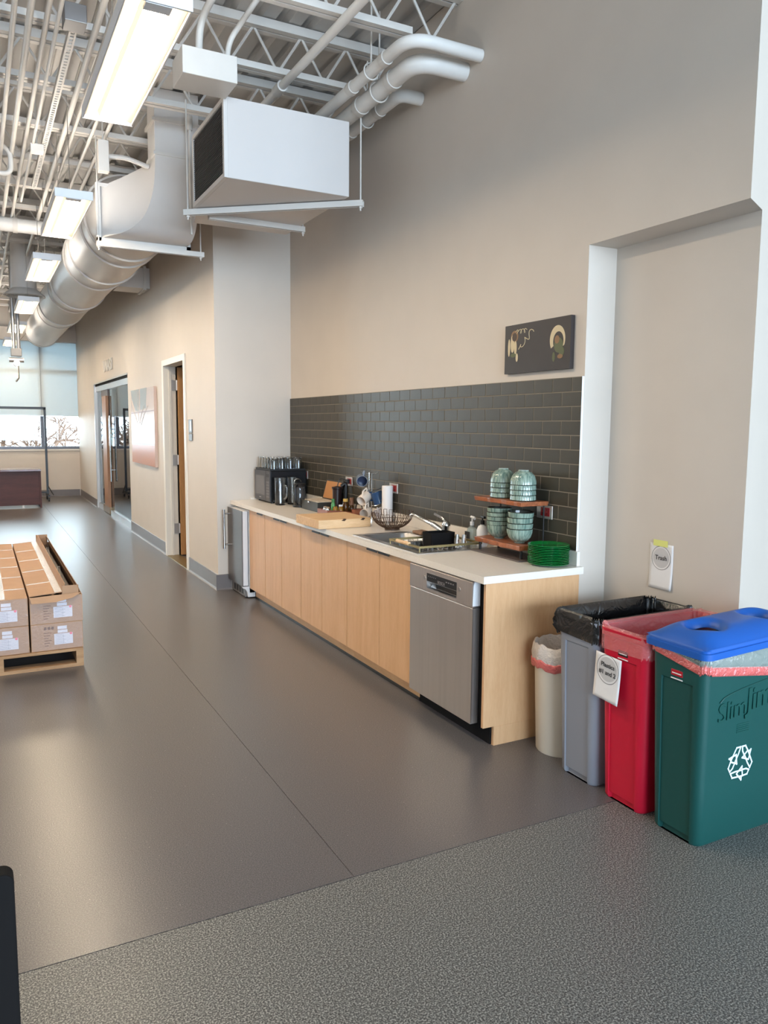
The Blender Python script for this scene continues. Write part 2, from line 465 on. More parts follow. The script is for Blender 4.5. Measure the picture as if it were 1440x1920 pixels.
for i in range(7):
    a, b = wx[i], wx[i+1]
    w = MB()
    w.box((a, YF+0.06, 1.05), (a+0.05, YF+0.14, 3.42)); w.box((b-0.03, YF+0.06, 1.05), (b, YF+0.14, 3.42))
    for z0, z1 in ((1.05, 1.11), (2.71, 2.78), (3.36, 3.42)): w.box((a+0.05, YF+0.06, z0), (b-0.03, YF+0.14, z1))
    wo = struct(w.build('window_%d' % (i+1), FRAME))
    box('pane', (a+0.05, YF+0.098, 1.11), (b-0.03, YF+0.102, 2.71), PANE, wo)
    box('pane', (a+0.05, YF+0.098, 2.78), (b-0.03, YF+0.102, 3.36), PANE, wo)
    if i in (2, 3, 4, 5):
        a2 = a+0.003; b2 = b-0.003
        lab = {2: 'pale roller shade at the left edge of the photo, over the far window',
               3: 'pale roller shade left of the mullion behind the black rack', 4: 'pale roller shade against the corridor corner',
               5: 'pale roller shade seen through the glass front'}[i]
        sh = thing('roller_shade', lab, 'shade', (a2, YF+0.03, 3.36), 'roller shades on the far windows')
        MB().box((a2, YF+0.025, 1.785), (b2, YF+0.027, 3.36)).build('shade_fabric', SHADE, sh)
        MB().box((a2, YF+0.018, 1.765), (b2, YF+0.034, 1.785)).build('hem_bar', STAINL, sh)
        MB().cyl((a2, YF+0.03, 3.39), (b2, YF+0.03, 3.39), 0.025).build('roller', WHITEP, sh, True)
# left and near walls (outside the picture)
struct(box('wall_left', (-8.2, -12, 0), (-8, YF+0.2, ZC+0.3), PAINT))
m = MB()
m.box((-8.2, -12.0, 0), (4.2, -11.8, 0.68)); m.box((-8.2, -12.0, 3.92), (4.2, -11.8, ZC+0.3))
m.box((-8.2, -12.0, 0.68), (-5.12, -11.8, 3.92)); m.box((3.92, -12.0, 0.68), (4.2, -11.8, 3.92)); m.box((-8.2, -12.1, 0), (4.2, -12.0, ZC+0.3))  # last box: added slab behind the opening, keeps the sky out
struct(m.build('wall_near', PAINT))
struct(box('wall_right_side', (4.0, -12, 0), (4.2, 8.78, ZC), PAINT))
# fluted steel roof deck
m = MB(); prof = []
x = -8.1
while x < 4.2:
    prof += [(x, ZC), (x+0.09, ZC), (x+0.11, ZC+0.04), (x+0.16, ZC+0.04), (x+0.18, ZC)]; x += 0.18
n = len(prof)
m.add([(p[0], -12.1, p[1]) for p in prof]+[(p[0], YF+0.2, p[1]) for p in prof], [(i, i+1, n+i+1, n+i) for i in range(n-1)])
deck = struct(m.build('ceiling', CEIL))
box('roof_slab', (-8.2, -12.2, ZC+0.06), (4.2, YF+0.2, ZC+0.25), CEIL, deck)
# baseboards (rubber cove base with a rolled toe)
def cove(name, p0, p1, nrm):
    d = Vector((p1[0]-p0[0], p1[1]-p0[1], 0)); nv = Vector((nrm[0], nrm[1], 0))
    sec = [(0.0, 0), (0.022, 0), (0.012, 0.006), (0.006, 0.02), (0.005, 0.15), (0.0, 0.155)]
    r0 = [Vector((p0[0], p0[1], 0))+nv*a+Vector((0,0,z)) for a, z in sec]
    r1 = [p+d for p in r0]
    return struct(MB().loft([r0, r1]).build(name, COVE))
cove('baseboard_corridor', (XC, 4.27), (XC, 5.42), (-1, 0)); cove('baseboard_corridor', (XC, 6.58), (XC, 9.03), (-1, 0))
cove('baseboard_corridor', (XC, 12.75), (XC, YF), (-1, 0)); cove('baseboard_return', (XC-0.02, 4.27), (0.0, 4.27), (0, -1))
cove('baseboard_far', (-7.9, YF), (XC-0.02, YF), (0, -1)); cove('baseboard_partition', (0, 8.9), (3.9, 8.9), (0, 1))
cove('baseboard_far', (XC+0.13, YF), (3.9, YF), (0, -1))

# door in the corridor wall: white frame and threshold, wooden leaf standing open inwards
dr = struct(MB().box((XC-0.015, 5.42, 0), (XC+0.135, 5.50, 2.37)).box((XC-0.015, 6.50, 0), (XC+0.135, 6.58, 2.37))
            .box((XC-0.015, 5.50, 2.30), (XC+0.135, 6.50, 2.37)).build('door_1', TRIMW, bevel=0.004))
m = MB().box((XC+0.05, 5.50, 0), (XC+0.075, 5.515, 2.30)).box((XC+0.05, 6.485, 0), (XC+0.075, 6.50, 2.30)); m.build('door_stop', TRIMW, dr)
box('threshold', (XC-0.01, 5.50, 0), (XC+0.13, 6.50, 0.008), mat('brass_threshold', (150, 130, 90), 0.4, 0.8), dr)
lf = box('door_leaf', (XC+0.15, 6.44, 0.012), (XC+1.05, 6.483, 2.29), DOORW, dr)
for z in (0.28, 1.12, 2.02):
    MB().box((XC+0.075, 6.478, z), (XC+0.15, 6.4845, z+0.12)).cyl((XC+0.142, 6.472, z), (XC+0.142, 6.472, z+0.12), 0.009, n=10).build('hinge', STAIN, lf)

# glass front of the meeting room
gf = struct(MB().box((XC-0.004, 12.69, 0), (XC+0.124, 12.75, 2.37)).box((XC-0.004, 9.03, 2.345), (XC+0.124, 12.69, 2.37))
            .build('door_2', mat('silver_frame', (176, 172, 168), 0.35, 0.5)))
RAIL = mat('satin_rail', (200, 198, 198), 0.28, 0.9)
box('header_shadow_gap', (XC+0.02, 9.04, 2.31), (XC+0.1, 12.69, 2.345), BLACKM, gf)
box('header_rail', (XC+0.03, 9.04, 2.215), (XC+0.08, 12.69, 2.31), RAIL, gf)
box('fixed_glass', (XC+0.05, 9.04, 0.10), (XC+0.06, 11.2, 2.215), DOORGLASS, gf)
box('bottom_rail', (XC+0.02, 9.04, 0.0), (XC+0.09, 10.1, 0.10), RAIL, gf)
box('bottom_rail', (XC+0.02, 10.11, 0.0), (XC+0.09, 11.2, 0.10), RAIL, gf)
box('side_glass', (XC+0.05, 12.05, 0.10), (XC+0.06, 12.69, 2.215), DOORGLASS, gf)
box('bottom_rail', (XC+0.02, 12.05, 0.0), (XC+0.09, 12.69, 0.10), RAIL, gf)
gd = box('glass_door', (XC+0.05, 11.22, 0.12), (XC+0.06, 12.03, 2.2), DOORGLASS, gf)
box('patch_fitting', (XC+0.01, 11.26, 0.012), (XC+0.10, 12.03, 0.14), mat('bronze_fitting', (140, 118, 92), 0.35, 0.8), gd)
box('patch_fitting', (XC+0.03, 11.26, 2.10), (XC+0.08, 12.03, 2.212), mat('dark_fitting', (92, 78, 74), 0.4, 0.6), gd)
for xs in (-0.05, 0.11):
    h = MB().cyl((XC+0.055+xs, 10.95, 0.62), (XC+0.055+xs, 10.95, 1.75), 0.017, n=14)
    for z in (0.82, 1.52): h.cyl((XC+0.055, 10.95, z), (XC+0.055+xs, 10.95, z), 0.011, n=10)
    h.build('pull_bar', CHROME, gf, True)
box('brown_upright', (XC+0.0, 11.30, 0.14), (XC+0.046, 11.75, 2.10), wood('brown_upright_grain', (170, 128, 96), (140, 100, 74), 'z', 0.4), gd)  # brown grained strip just in front of the door glass
# raised room letters
ltr = thing('room_letters', 'raised pale letters on the wall above the glass front', 'letters', (XC, 10.85, 2.5))
text('letters', 'UNASI', 0.27, (XC-0.012, 10.85, 2.585), (0, -1, 0), (0, 0, 1), mat('letter_white', (236, 232, 226), 0.4), ltr, 0.006, 0.004, 1.35)

# outdoors beyond the far windows: ground and bare trees
struct(box('ground_outside', (-14, YF+0.3, -0.6), (10, 34, -0.5), mat('winter_ground', (170, 150, 128), 0.9, noise=0.3, nscale=2)))
BARK = mat('pale_bark', (104, 82, 70), 0.9)
def bare_tree(x, y, h, seed, label):
    rnd = random.Random(seed); mb = MB()
    def grow(p, d, L, r, depth):
        q = p+d*L
        mb.tube([p, q], [r, r*0.7], 5, cap=False)
        if depth == 0: return
        for k in range(3 if depth > 1 else 4):
            ax = Vector((rnd.uniform(-1, 1), rnd.uniform(-1, 1), rnd.uniform(-0.5, 0.8))).normalized()
            grow(p+d*L*rnd.uniform(0.35, 1.0), (d*0.62+ax*0.75).normalized(), L*rnd.uniform(0.55, 0.85), max(r*0.6, 0.011), depth-1)
    t = thing('bare_tree', label, 'tree', (x, y, -0.5), 'bare trees outside the far windows')
    grow(Vector((x, y, -0.5)), Vector((rnd.uniform(-.2, .2), 0, 1)).normalized(), h, 0.12, 5)
    mb.build('branches', BARK, t)
trees = [(-4.6, 19.0, 1.5, 1, 'pale bare tree beyond the left end of the far window'), (-3.0, 23.5, 1.2, 2, 'bare tree outside behind the black rack'),
         (-1.5, 19.0, 1.4, 3, 'tangled bare tree outside left of the window mullion'), (-0.1, 23.0, 1.3, 4, 'bare tree outside beside the corridor corner'),
         (1.5, 19.0, 1.5, 5, 'bare tree outside seen through the glass front'), (3.2, 23.5, 1.3, 6, 'bare tree outside at the far right of the meeting room window')]
for a in trees: bare_tree(*a)

# =================================================================== overhead
# open-web roof joists
yj = [0.42+0.89*k for k in range(17)]
for i, y in enumerate(yj):
    x1 = XW-0.003 if y < 4.27 else XC-0.003
    x0 = -6.5
    j = thing('roof_joist', '%s white open-web steel joist under the roof deck' % ORD[i], 'joist', (x0, y, 3.96), 'roof joists')
    MB().box((x0, y-0.055, 4.235), (x1, y-0.008, 4.292)).box((x0, y+0.008, 4.235), (x1, y+0.055, 4.292)).build('top_chord', STEELW, j)
    MB().box((x0, y-0.045, 3.965), (x1-0.35, y-0.006, 4.005)).box((x0, y+0.006, 3.965), (x1-0.35, y+0.045, 4.005)).build('bottom_chord', STEELW, j)
    w = MB(); xx = x1-0.02; up = True; step = 0.17
    pts = []
    while xx > x0:
        pts.append((xx, y, 4.25 if up else 3.985)); up = not up; xx -= step
    for a, b in zip(pts, pts[1:]): w.tube([a, b], 0.0095, 6)
    w.build('webbing', STEELW, j)

# suspended fluorescent fixtures in a row
def fixture(x, y, label, up=True, L=1.32, W=0.25):
    z = 3.19
    t = thing('pendant_light', label, 'light', (x, y, z), 'suspended strip lights')
    hw = W/2
    m = MB()
    ya, yb = y+0.0085, y+L-0.0085
    m.box((x-hw, ya, z+0.050), (x+hw, yb, z+0.056)); m.box((x-hw, ya, z), (x-hw+0.006, yb, z+0.05)); m.box((x+hw-0.006, ya, z), (x+hw, yb, z+0.05))
    m.build('housing', WHITEP, t)
    for e, yy in (('end_plate', y), ('end_plate', y+L-0.008)):
        box(e, (x-hw-0.001, yy, z-0.002), (x+hw+0.001, yy+0.008, z+0.057), WHITEP, t)
    for s in (-1, 1):
        xa, xb = x+s*(hw-0.008), x+s*0.05
        MB().prism_dir([(xa, y+0.01, z+0.016), (xb, y+0.01, z+0.040), (xb, y+0.01, z+0.046), (xa, y+0.01, z+0.022)], (0, L-0.02, 0)).build('reflector_wing', REFLW, t)
    MB().box((x-0.043, y+0.02, z+0.008), (x+0.043, y+L-0.02, z+0.011)).build('lamp', LAMP, t)
    MB().prism_dir([(x-0.048, y+0.02, z+0.046), (x-0.043, y+0.02, z+0.0112), (x+0.043, y+0.02, z+0.0112), (x+0.048, y+0.02, z+0.046)], (0, L-0.04, 0)).build('lamp_diffuser', LAMPSIDE, t)
    if up: box('added_uplight', (x-0.05, y+0.10, z+0.0562), (x+0.05, y+L-0.10, z+0.066), UPFILL, t)  # added glowing strip on the closed housing, lights the ceiling
    box('lamp_bracket', (x-0.05, y+0.0085, z-0.004), (x+0.05, y+0.07, z+0.0075), WHITEP, t)
    for yy in (y+0.25, y+L-0.25):
        MB().tube([(x, yy, z+0.056), (x, yy, 3.965)], 0.003, 6).build('hanger_cable', STAINL, t)
ylights = [0.10, 2.98, 5.30, 8.20, 10.95, 13.6]
llab = ['largest glowing strip light at the top of the photo', 'second glowing strip light beside the duct elbow', 'third glowing strip light along the row left of the round duct',
        'fourth glowing strip light under the round diffuser', 'fifth glowing strip light, nearly in line with the window top', 'sixth glowing strip light, farthest in the row']
for y, l in zip(ylights, llab): fixture(-1.475, y, l, abs(y-8.2) > 0.1)
for k, y in enumerate([0.10, 2.98, 5.30, 8.20, 10.95]): fixture(-4.3, y, '%s strip light of the second row to the left' % ORD[k])

# return air box with grille, its trapeze struts and rods
BX0, BX1, BY0, BY1, BZ0, BZ1 = -0.668, 0.215, 2.02, 3.26, 3.195, 3.694
t = thing('air_box', 'white rectangular air box with black grille hanging above the counter', 'air duct', (0, 2.6, BZ0))
m = MB().prism([(BX0+0.02, BY0), (BX1, BY0), (BX1, BY1), (-0.559, BY1), (BX0+0.02, 2.83)], BZ0, BZ1); m.build('box_body', mat('box_white', (206, 200, 196), 0.4, noise=0.02, nscale=3), t, bevel=0.004)
m = MB()
for a, b in (((BX0-0.005, BY0-0.004, BZ0), (BX0+0.02, BY0+0.03, BZ1)), ((BX0-0.005, 2.80, BZ0), (BX0+0.02, 2.83, BZ1)),
             ((BX0-0.005, BY0+0.03, BZ0), (BX0+0.02, 2.80, BZ0+0.03)), ((BX0-0.005, BY0+0.03, BZ1-0.03), (BX0+0.02, 2.80, BZ1))): m.box(a, b)
gr = m.build('grille_frame', DUCTW, t)
box('grille_mesh', (BX0+0.005, BY0+0.03, BZ0+0.03), (BX0+0.012, 2.80, BZ1-0.03), mat('grille_dark', (52, 48, 46), 0.6), gr)
m = MB(); z = BZ0+0.045
while z < BZ1-0.035:
    m.box((BX0-0.001, BY0+0.03, z), (BX0+0.006, 2.80, z+0.003)); z += 0.014
sl = m.build('louvres', mat('louvre_dark', (66, 62, 60), 0.5), gr); sl['kind'] = 'stuff'
def strut(label, p0, p1, rods):
    p0 = Vector(p0); p1 = Vector(p1)
    t = thing('strut_channel', label, 'strut', p0)
    d = (p1-p0).normalized(); s = Vector((-d.y, d.x, 0))*0.021; u = Vector((0, 0, 0.041))
    sec = [p0-s, p0-s*0.45, p0-s*0.45+u*0.12, p0-s*0.85+u*0.12, p0-s*0.85+u*0.9, p0+s*0.85+u*0.9, p0+s*0.85+u*0.12, p0+s*0.45+u*0.12, p0+s*0.45, p0+s, p0+s+u, p0-s+u]
    MB().loft([sec, [q+(p1-p0) for q in sec]]).build('channel', STEELW, t)
    for (f, ztop) in rods:
        q = p0+(p1-p0)*f
        MB().cyl((q.x, q.y, q.z-0.03), (q.x, q.y, ztop), 0.006, n=8).build('threaded_rod', STEELW, t)
        MB().cyl((q.x, q.y, q.z-0.012), (q.x, q.y, q.z), 0.013, n=6).build('nut', STEELW, t)
strut('slanting white strut under the air box with rods at both ends', (-0.72, 2.90, BZ0-0.047), (0.33, 2.03, BZ0-0.047), [(0.02, 3.965), (0.985, 3.742)])
strut('short white strut under the back of the air box', (-0.53, 2.93, BZ0-0.042), (0.25, 2.945, BZ0-0.042), [(0.985, 3.742)])

# rectangular riser, curved elbow boot and the long round duct
t = thing('supply_duct', 'big white round duct with square elbow running along the corridor', 'air duct', (-0.84, 3.9, 3.1))
# elbow as a loft of rectangles: top section horizontal, end section vertical
A = dict(x0=-0.78, x1=-0.42, y0=3.60, y1=3.88, z=3.79)
Bq = dict(x0=-1.16, x1=-0.45, y=3.98, z0=3.16, z1=3.57)
rings = []
for k in range(21):
    s = k/20.0; a = s*pi/2
    outer_y = Bq['y']-(Bq['y']-A['y0'])*max(0.0, cos(a))**0.55; outer_z = A['z']-(A['z']-Bq['z0'])*sin(a)
    inner_y = Bq['y']-(Bq['y']-A['y1'])*(1-s); inner_z = A['z']-(A['z']-Bq['z1'])*s
    e = s**2.6
    xa = A['x0']+(Bq['x0']-A['x0'])*e; xb = A['x1']+(Bq['x1']-A['x1'])*e
    xi = A['x0']+(Bq['x0']-A['x0'])*s**1.15
    rings.append([(xa, outer_y, outer_z), (xb, outer_y, outer_z), (xb, inner_y, inner_z), (xi, inner_y, inner_z)])
MB().loft(rings).build('elbow_boot', DUCTW, t, True, sharp=30)
MB().box((A['x0'], A['y0'], A['z']), (A['x1'], A['y1'], ZC-0.002)).build('riser', DUCTW, t, bevel=0.004)
MB().box((A['x0']-0.02, A['y0']-0.015, 4.04), (A['x1']+0.02, A['y1']+0.015, 4.065)).build('riser_flange', STEELW, t)
MB().box((A['x0']-0.012, A['y0']-0.01, A['z']-0.01), (A['x1']+0.012, A['y1']+0.01, A['z']+0.015)).build('riser_flange', STEELW, t)
fr = MB()
x0, x1, yy, z0, z1 = Bq['x0'], Bq['x1'], Bq['y'], Bq['z0'], Bq['z1']
fr.box((x0-0.035, yy-0.02, z0-0.03), (x0, yy+0.02, z1+0.03)).box((x1, yy-0.02, z0-0.03), (x1+0.035, yy+0.02, z1+0.03))
fr.box((x0, yy-0.02, z1), (x1, yy+0.02, z1+0.03)).box((x0-0.035, yy-0.02, z0-0.03), (x1+0.035, yy+0.02, z0))
fr.build('elbow_flange', STEELW, t)
# square to round
NR = 40; DX, DZ = -0.83, 3.50
def sq(a, hx, hz, cx, cz, y):
    c, s = cos(a), sin(a); k = 1/max(abs(c)/hx, abs(s)/hz); return (cx+k*c, y, cz+k*s)
def rd(a, r, y, zc=DZ): return (DX+r*cos(a), y, zc+r*sin(a))
cx, cz = (x0+x1)/2, (z0+z1)/2
g0 = [sq(2*pi*k/NR, (x1-x0)/2, (z1-z0)/2, cx, cz, yy+0.02) for k in range(NR)]
g1 = [rd(2*pi*k/NR, 0.37, yy+0.62) for k in range(NR)]
MB().loft([g0, g1]).build('transition', DUCTW, t, True, sharp=60)
secs = [(4.60, 6.30, 0.37, 3.50), (6.30, 8.70, 0.355, 3.52), (8.70, 11.0, 0.34, 3.54), (11.0, 15.2, 0.325, 3.55)]
for a, b, r, zc in secs:
    MB().loft([[rd(2*pi*k/NR, r, y, zc) for k in range(NR)] for y in (a, b)]).build('duct_section', DUCTW, t, True)
    for yr, rr in ((a+0.02, r+0.02), (a+0.36, r+0.018), (b-0.3, r+0.018)):
        MB().loft([[rd(2*pi*k/NR, q, y, zc) for k in range(NR)] for y, q in ((yr, r+0.001), (yr, rr), (yr+0.05, rr), (yr+0.05, r+0.001))], cap0=False, cap1=False).build('duct_ring', STEELW, t, True, sharp=40)
m = MB(); y = 8.9
while y < 10.6:
    m.loft([[rd(2*pi*k/NR, q, yv, 3.54) for k in range(NR)] for yv, q in ((y, 0.3405), (y+0.02, 0.347), (y+0.04, 0.3405))], cap0=False, cap1=False); y += 0.11
m.build('spiral_seams', DUCTW, t, True)['kind'] = 'stuff'
strut('white strut under the duct elbow flange', (-1.20, 3.96, 3.085), (-0.30, 3.96, 3.085), [(0.02, 3.965), (0.97, 3.965)])
# small unistrut pieces and rods beside the duct
t = thing('branch_duct', 'short square branch duct between the round duct and the wall', 'air duct', (-0.33, 7.4, 3.3))
MB().box((-0.52, 7.2, 3.31), (XC-0.003, 7.6, 3.56)).build('branch_body', DUCTW, t)
MB().box((-0.21, 7.18, 3.29), (-0.18, 7.62, 3.58)).build('branch_flange', STEELW, t)

# drum diffuser hanging under a short neck
t = thing('ceiling_diffuser', 'round white drum diffuser with concentric rings above the fourth light', 'diffuser', (-1.48, 9.0, 3.33))
MB().cyl((-1.48, 9.0, 3.42), (-1.48, 9.0, ZC-0.002), 0.16, n=28).build('neck', DUCTW, t, True)
MB().lathe([(0.16, 0.10), (0.26, 0.02), (0.27, 0.0), (0.255, 0.0), (0.16, 0.08)], (-1.48, 9.0, 3.36), 36).build('cone', DUCTW, t, True)
for r in (0.215, 0.165, 0.115, 0.065):
    MB().lathe([(r, 0.035), (r+0.022, 0.0), (r+0.018, 0.0), (r-0.004, 0.035)], (-1.48, 9.0, 3.355), 32).build('ring', STEELW, t, True)

# telescopic pole mount in front of the far window
t = thing('pole_mount', 'grey telescopic ceiling pole mount in front of the far window', 'mount', (-1.575, 9.9, 2.35))
px, py = -1.575, 9.9
MB().cyl((px-0.03, py, 2.72), (px-0.03, py, ZC), 0.028, n=12).build('tube', STAINL, t, True)
MB().cyl((px+0.035, py, 2.72), (px+0.035, py, ZC), 0.028, n=12).build('tube', mat('grey_tube', (140, 140, 144), 0.4, 0.5), t, True)
MB().box((px-0.075, py-0.05, 2.60), (px+0.075, py+0.05, 2.72)).build('clamp', mat('grey_clamp', (120, 120, 122), 0.5), t, bevel=0.01)
MB().cyl((px-0.10, py, 2.55), (px+0.10, py, 2.55), 0.035, n=14).cyl((px, py-0.07, 2.50), (px, py+0.05, 2.50), 0.045, n=14).build('joint', STAIN, t, True)
MB().tube([(px+0.02, py, 2.52), (px+0.02, py, 2.28), (px-0.02, py, 2.23)], 0.012, 8).build('hook_rod', STAINL, t, True)
MB().tube([(px+0.05, py, 2.85), (px+0.14, py, 2.95)], 0.012, 8).build('side_arm', STAIN, t, True)

# insulated pipes turning into the wall
def pipe(label, x, yb, r, z, yend=4.2):
    t = thing('insulated_pipe', label, 'pipe', (x, yb, z), 'insulated pipes turning into the kitchen wall')
    path = bend([(x, yend, z), (x, yb, z), (XW-0.002, yb, z)], 0.16 if r < 0.045 else 0.2, 8)
    MB().tube(path, r, 18).build('jacket', PIPEW, t, True)
    for yy in (yb+0.28, yb+0.75):
        MB().cyl((x, yy, z), (x, yy+0.06, z), r+0.006, n=18).build('band', STEELW, t, True)
    yh = yb+0.5
    MB().tube(arc((x, yh, z), r+0.012, 0, 360, 20, 'xz')[:-1], 0.005, 6, closed=True).tube([(x, yh, z+r+0.012), (x, yh, ZC-0.005)], 0.006, 6).build('hanger', STEELW, t, True)
pipe('thin white insulated pipe, upper of the three bending into the wall', 0.145, 1.05, 0.037, 3.83)
pipe('thickest white insulated pipe, middle of the three bending into the wall', 0.29, 1.22, 0.055, 3.80)
pipe('lowest white insulated pipe, short bend into the wall', 0.47, 1.76, 0.043, 3.83)
t = thing('sprinkler_pipe', 'straight white pipe crossing below the joists left of the insulated pipes', 'pipe', (-0.19, 1.0, 3.93))
MB().cyl((-0.17, 0.0, 3.93), (-0.20, 5.0 if False else 3.5, 3.93), 0.028, n=14).build('pipe_run', PIPEW, t, True)
MB().cyl((-0.19, 2.24, 3.93), (-0.19, 2.36, 3.93), 0.038, n=14).build('coupling', STEELW, t, True)

# junction box with two bent conduits
t = thing('junction_box', 'white junction box with two bent conduits above the air box', 'electrical box', (-0.84, 1.75, 3.64))
MB().box((-1.0, 1.72, 3.655), (-0.67, 1.98, 3.81)).build('box_body', STEELW, t, bevel=0.004)
MB().tube(bend([(-0.87, 1.85, 3.81), (-0.86, 1.85, 4.02), (-0.72, 1.6, ZC-0.01)], 0.12), 0.022, 10).build('conduit', STEELW, t, True)
MB().tube(bend([(-0.70, 1.85, 3.81), (-0.68, 1.85, 3.95), (-0.46, 1.6, ZC-0.01)], 0.12), 0.017, 10).build('conduit', STEELW, t, True)
MB().cyl((-0.87, 1.85, 3.805), (-0.87, 1.85, 3.83), 0.032, n=10).cyl((-0.70, 1.85, 3.805), (-0.70, 1.85, 3.83), 0.026, n=10).build('connector', STEELW, t)
t = thing('junction_box', 'small white box on a rod left of the duct riser', 'electrical box', (-1.16, 3.75, 3.6))
MB().box((-1.20, 3.70, 3.62), (-1.12, 3.78, 3.86)).build('box_body', STEELW, t, bevel=0.003)
MB().tube(bend([(-1.12, 3.74, 3.75), (-0.98, 3.74, 3.76), (-0.80, 3.76, 3.72)], 0.05), 0.02, 8).build('conduit', STEELW, t, True)
MB().cyl((-1.16, 3.74, 3.86), (-1.16, 3.74, ZC), 0.005, n=6).build('rod', STEELW, t)
t = thing('riser_conduit', 'vertical white conduit with coupling in front of the duct riser', 'conduit', (-0.52, 3.5, 3.1))
MB().cyl((-0.52, 3.5, 3.16), (-0.52, 3.5, ZC), 0.011, n=8).build('conduit_run', STEELW, t, True)
MB().cyl((-0.52, 3.5, 3.98), (-0.52, 3.5, 4.09), 0.024, n=10).build('coupling', STEELW, t, True)

# conduits running along the ceiling on the left
runs = [(-1.87, 3.90, 0.016, 0.4, 15), (-1.79, 3.89, 0.019, 0.4, 8.5), (-1.70, 3.90, 0.016, 0.4, 15), (-1.65, 3.86, 0.012, 0.4, 6.0), (-1.44, 3.89, 0.02, 0.4, 15), (-1.37, 3.91, 0.013, 0.4, 6.2), (-1.24, 3.90, 0.014, 2.2, 7.5), (-1.13, 3.92, 0.016, 0.4, 6.6)]
cl = ['leftmost ceiling conduit of the parallel runs', 'thick ceiling conduit second from the left', 'ceiling conduit third from the left, beside the slotted channel',
      'thin ceiling conduit hugging the slotted channel', 'thick ceiling conduit just above the row of lights', 'thin ceiling conduit right of the lights', 'short ceiling conduit ending over the second light', 'ceiling conduit closest to the round duct']
for (x, z, r, ya, yb), l in zip(runs, cl):
    o = MB().tube(bend([(x, ya, z), (x, yb, z), (x, yb+0.15, ZC-0.01)], 0.1, 5), r, 10).build('ceiling_conduit', STEELW, None, True)
    tag(o, 'white '+l, 'conduit', 'conduits along the ceiling')
# perforated channel
t = thing('slotted_channel', 'white slotted channel hanging along the ceiling left of the lights', 'channel', (-1.56, 2.0, 3.84))
MB().box((-1.582, 2.0, 3.87), (-1.578, 5.4, 3.91)).box((-1.542, 2.0, 3.87), (-1.538, 5.4, 3.91)).box((-1.582, 2.0, 3.868), (-1.570, 5.4, 3.872)).box((-1.550, 2.0, 3.868), (-1.538, 5.4, 3.872)).build('channel_sides', STEELW, t)
m = MB(); y = 2.0
while y < 5.4:
    m.box((-1.570, y, 3.868), (-1.550, y+0.022, 3.872)); y += 0.045
m.build('slot_bridges', STEELW, t)['kind'] = 'stuff'
MB().box((-1.62, 1.86, 3.86), (-1.50, 2.0, 3.96)).build('end_box', mat('galvanised', (130, 128, 128), 0.45, 0.6), t, bevel=0.004)
# cross pipe on the left
t = thing('cross_pipe', 'thick white pipe crossing the ceiling beyond the second light', 'pipe', (-3.9, 6.75, 3.80))
MB().cyl((-6.3, 6.75, 3.80), (-1.23, 6.75, 3.80), 0.075, n=18).build('pipe_run', PIPEW, t, True)
for x in (-1.7, -3.2): MB().cyl((x, 6.75, 3.8), (x+0.05, 6.75, 3.8), 0.083, n=18).tube([(x+0.025, 6.75, 3.88), (x+0.025, 6.75, ZC)], 0.007, 6).build('hanger', STEELW, t, True)
t = thing('cross_pipe', 'thin white conduit crossing the ceiling before the second light', 'pipe', (-3.9, 4.45, 3.90))
MB().tube(bend([(-6.3, 4.45, 3.93), (-1.80, 4.45, 3.93), (-1.80, 4.45, 3.70), (-1.95, 4.45, 3.70)], 0.12), 0.02, 10).build('pipe_run', STEELW, t, True)
# small sensors and boxes hung from the joists
for (x, y, z, l) in ((-1.62, 4.1, 3.80, 'small white box under the conduits left of the second light'), (-1.30, 2.45, 3.92, 'small white clamp above the largest light')):
    t = thing('ceiling_box', l, 'electrical box', (x, y, z))
    MB().box((x-0.05, y-0.05, z), (x+0.05, y+0.05, z+0.06)).build('box_body', STEELW, t, bevel=0.004)
    MB().cyl((x, y, z+0.06), (x, y, ZC), 0.008, n=8).build('stem', STEELW, t)

# =================================================================== kitchen run
# tiled backsplash: grout bed with single tiles
bs = tag(box('tile_backsplash', (0.6245, 0.047, 0.958), (XW-0.0005, 4.268, 1.872), GROUT), 'dark olive subway tile backsplash behind the counter', 'backsplash')
TH, TL, GP = 0.0761, 0.1565, 0.0050
def tile_mesh(name, ln):
    mb = MB(); a, h, b = ln/2, (TH-GP)/2, 0.0016
    o = [(0, -a, -h), (0, a, -h), (0, a, h), (0, -a, h)]; q = [(-0.0012, -a, -h), (-0.0012, a, -h), (-0.0012, a, h), (-0.0012, -a, h)]
    p = [(-0.0018, -a+b, -h+b), (-0.0018, a-b, -h+b), (-0.0018, a-b, h-b), (-0.0018, -a+b, h-b)]
    mb.loft([o, q, p]); me = mb.mesh(name); me.materials.append(TILE); return me
tm_cache = {}
tiles = []
for r in range(12):
    zc = 0.958+TH*(r+0.5)
    y = 0.047-(TL/2 if r % 2 else 0.0)
    while y < 4.268-0.01:
        a = max(y, 0.047)+GP/2; b = min(y+TL, 4.268)-GP/2
        if b-a > 0.012: tiles.append((a, b, zc))
        y += TL
tiles.sort()
rest = MB()
for i, (a, b, zc) in enumerate(tiles):
    if i < 300:
        key = round(b-a, 4)
        if key not in tm_cache: tm_cache[key] = tile_mesh('tile', b-a)
        o = bpy.data.objects.new('tile', tm_cache[key]); COL.objects.link(o); o.parent = bs
        o.location = (0.6248, (a+b)/2, zc)
    else:
        rest.box((0.6230, a, zc-(TH-GP)/2), (0.6248, b, zc+(TH-GP)/2))
if rest.v: rest.build('tile_rest', TILE, bs)['kind'] = 'stuff'
box('edge_trim', (0.620, 0.0455, 0.958), (0.6345, 0.047, 1.872), WHITEP, bs)

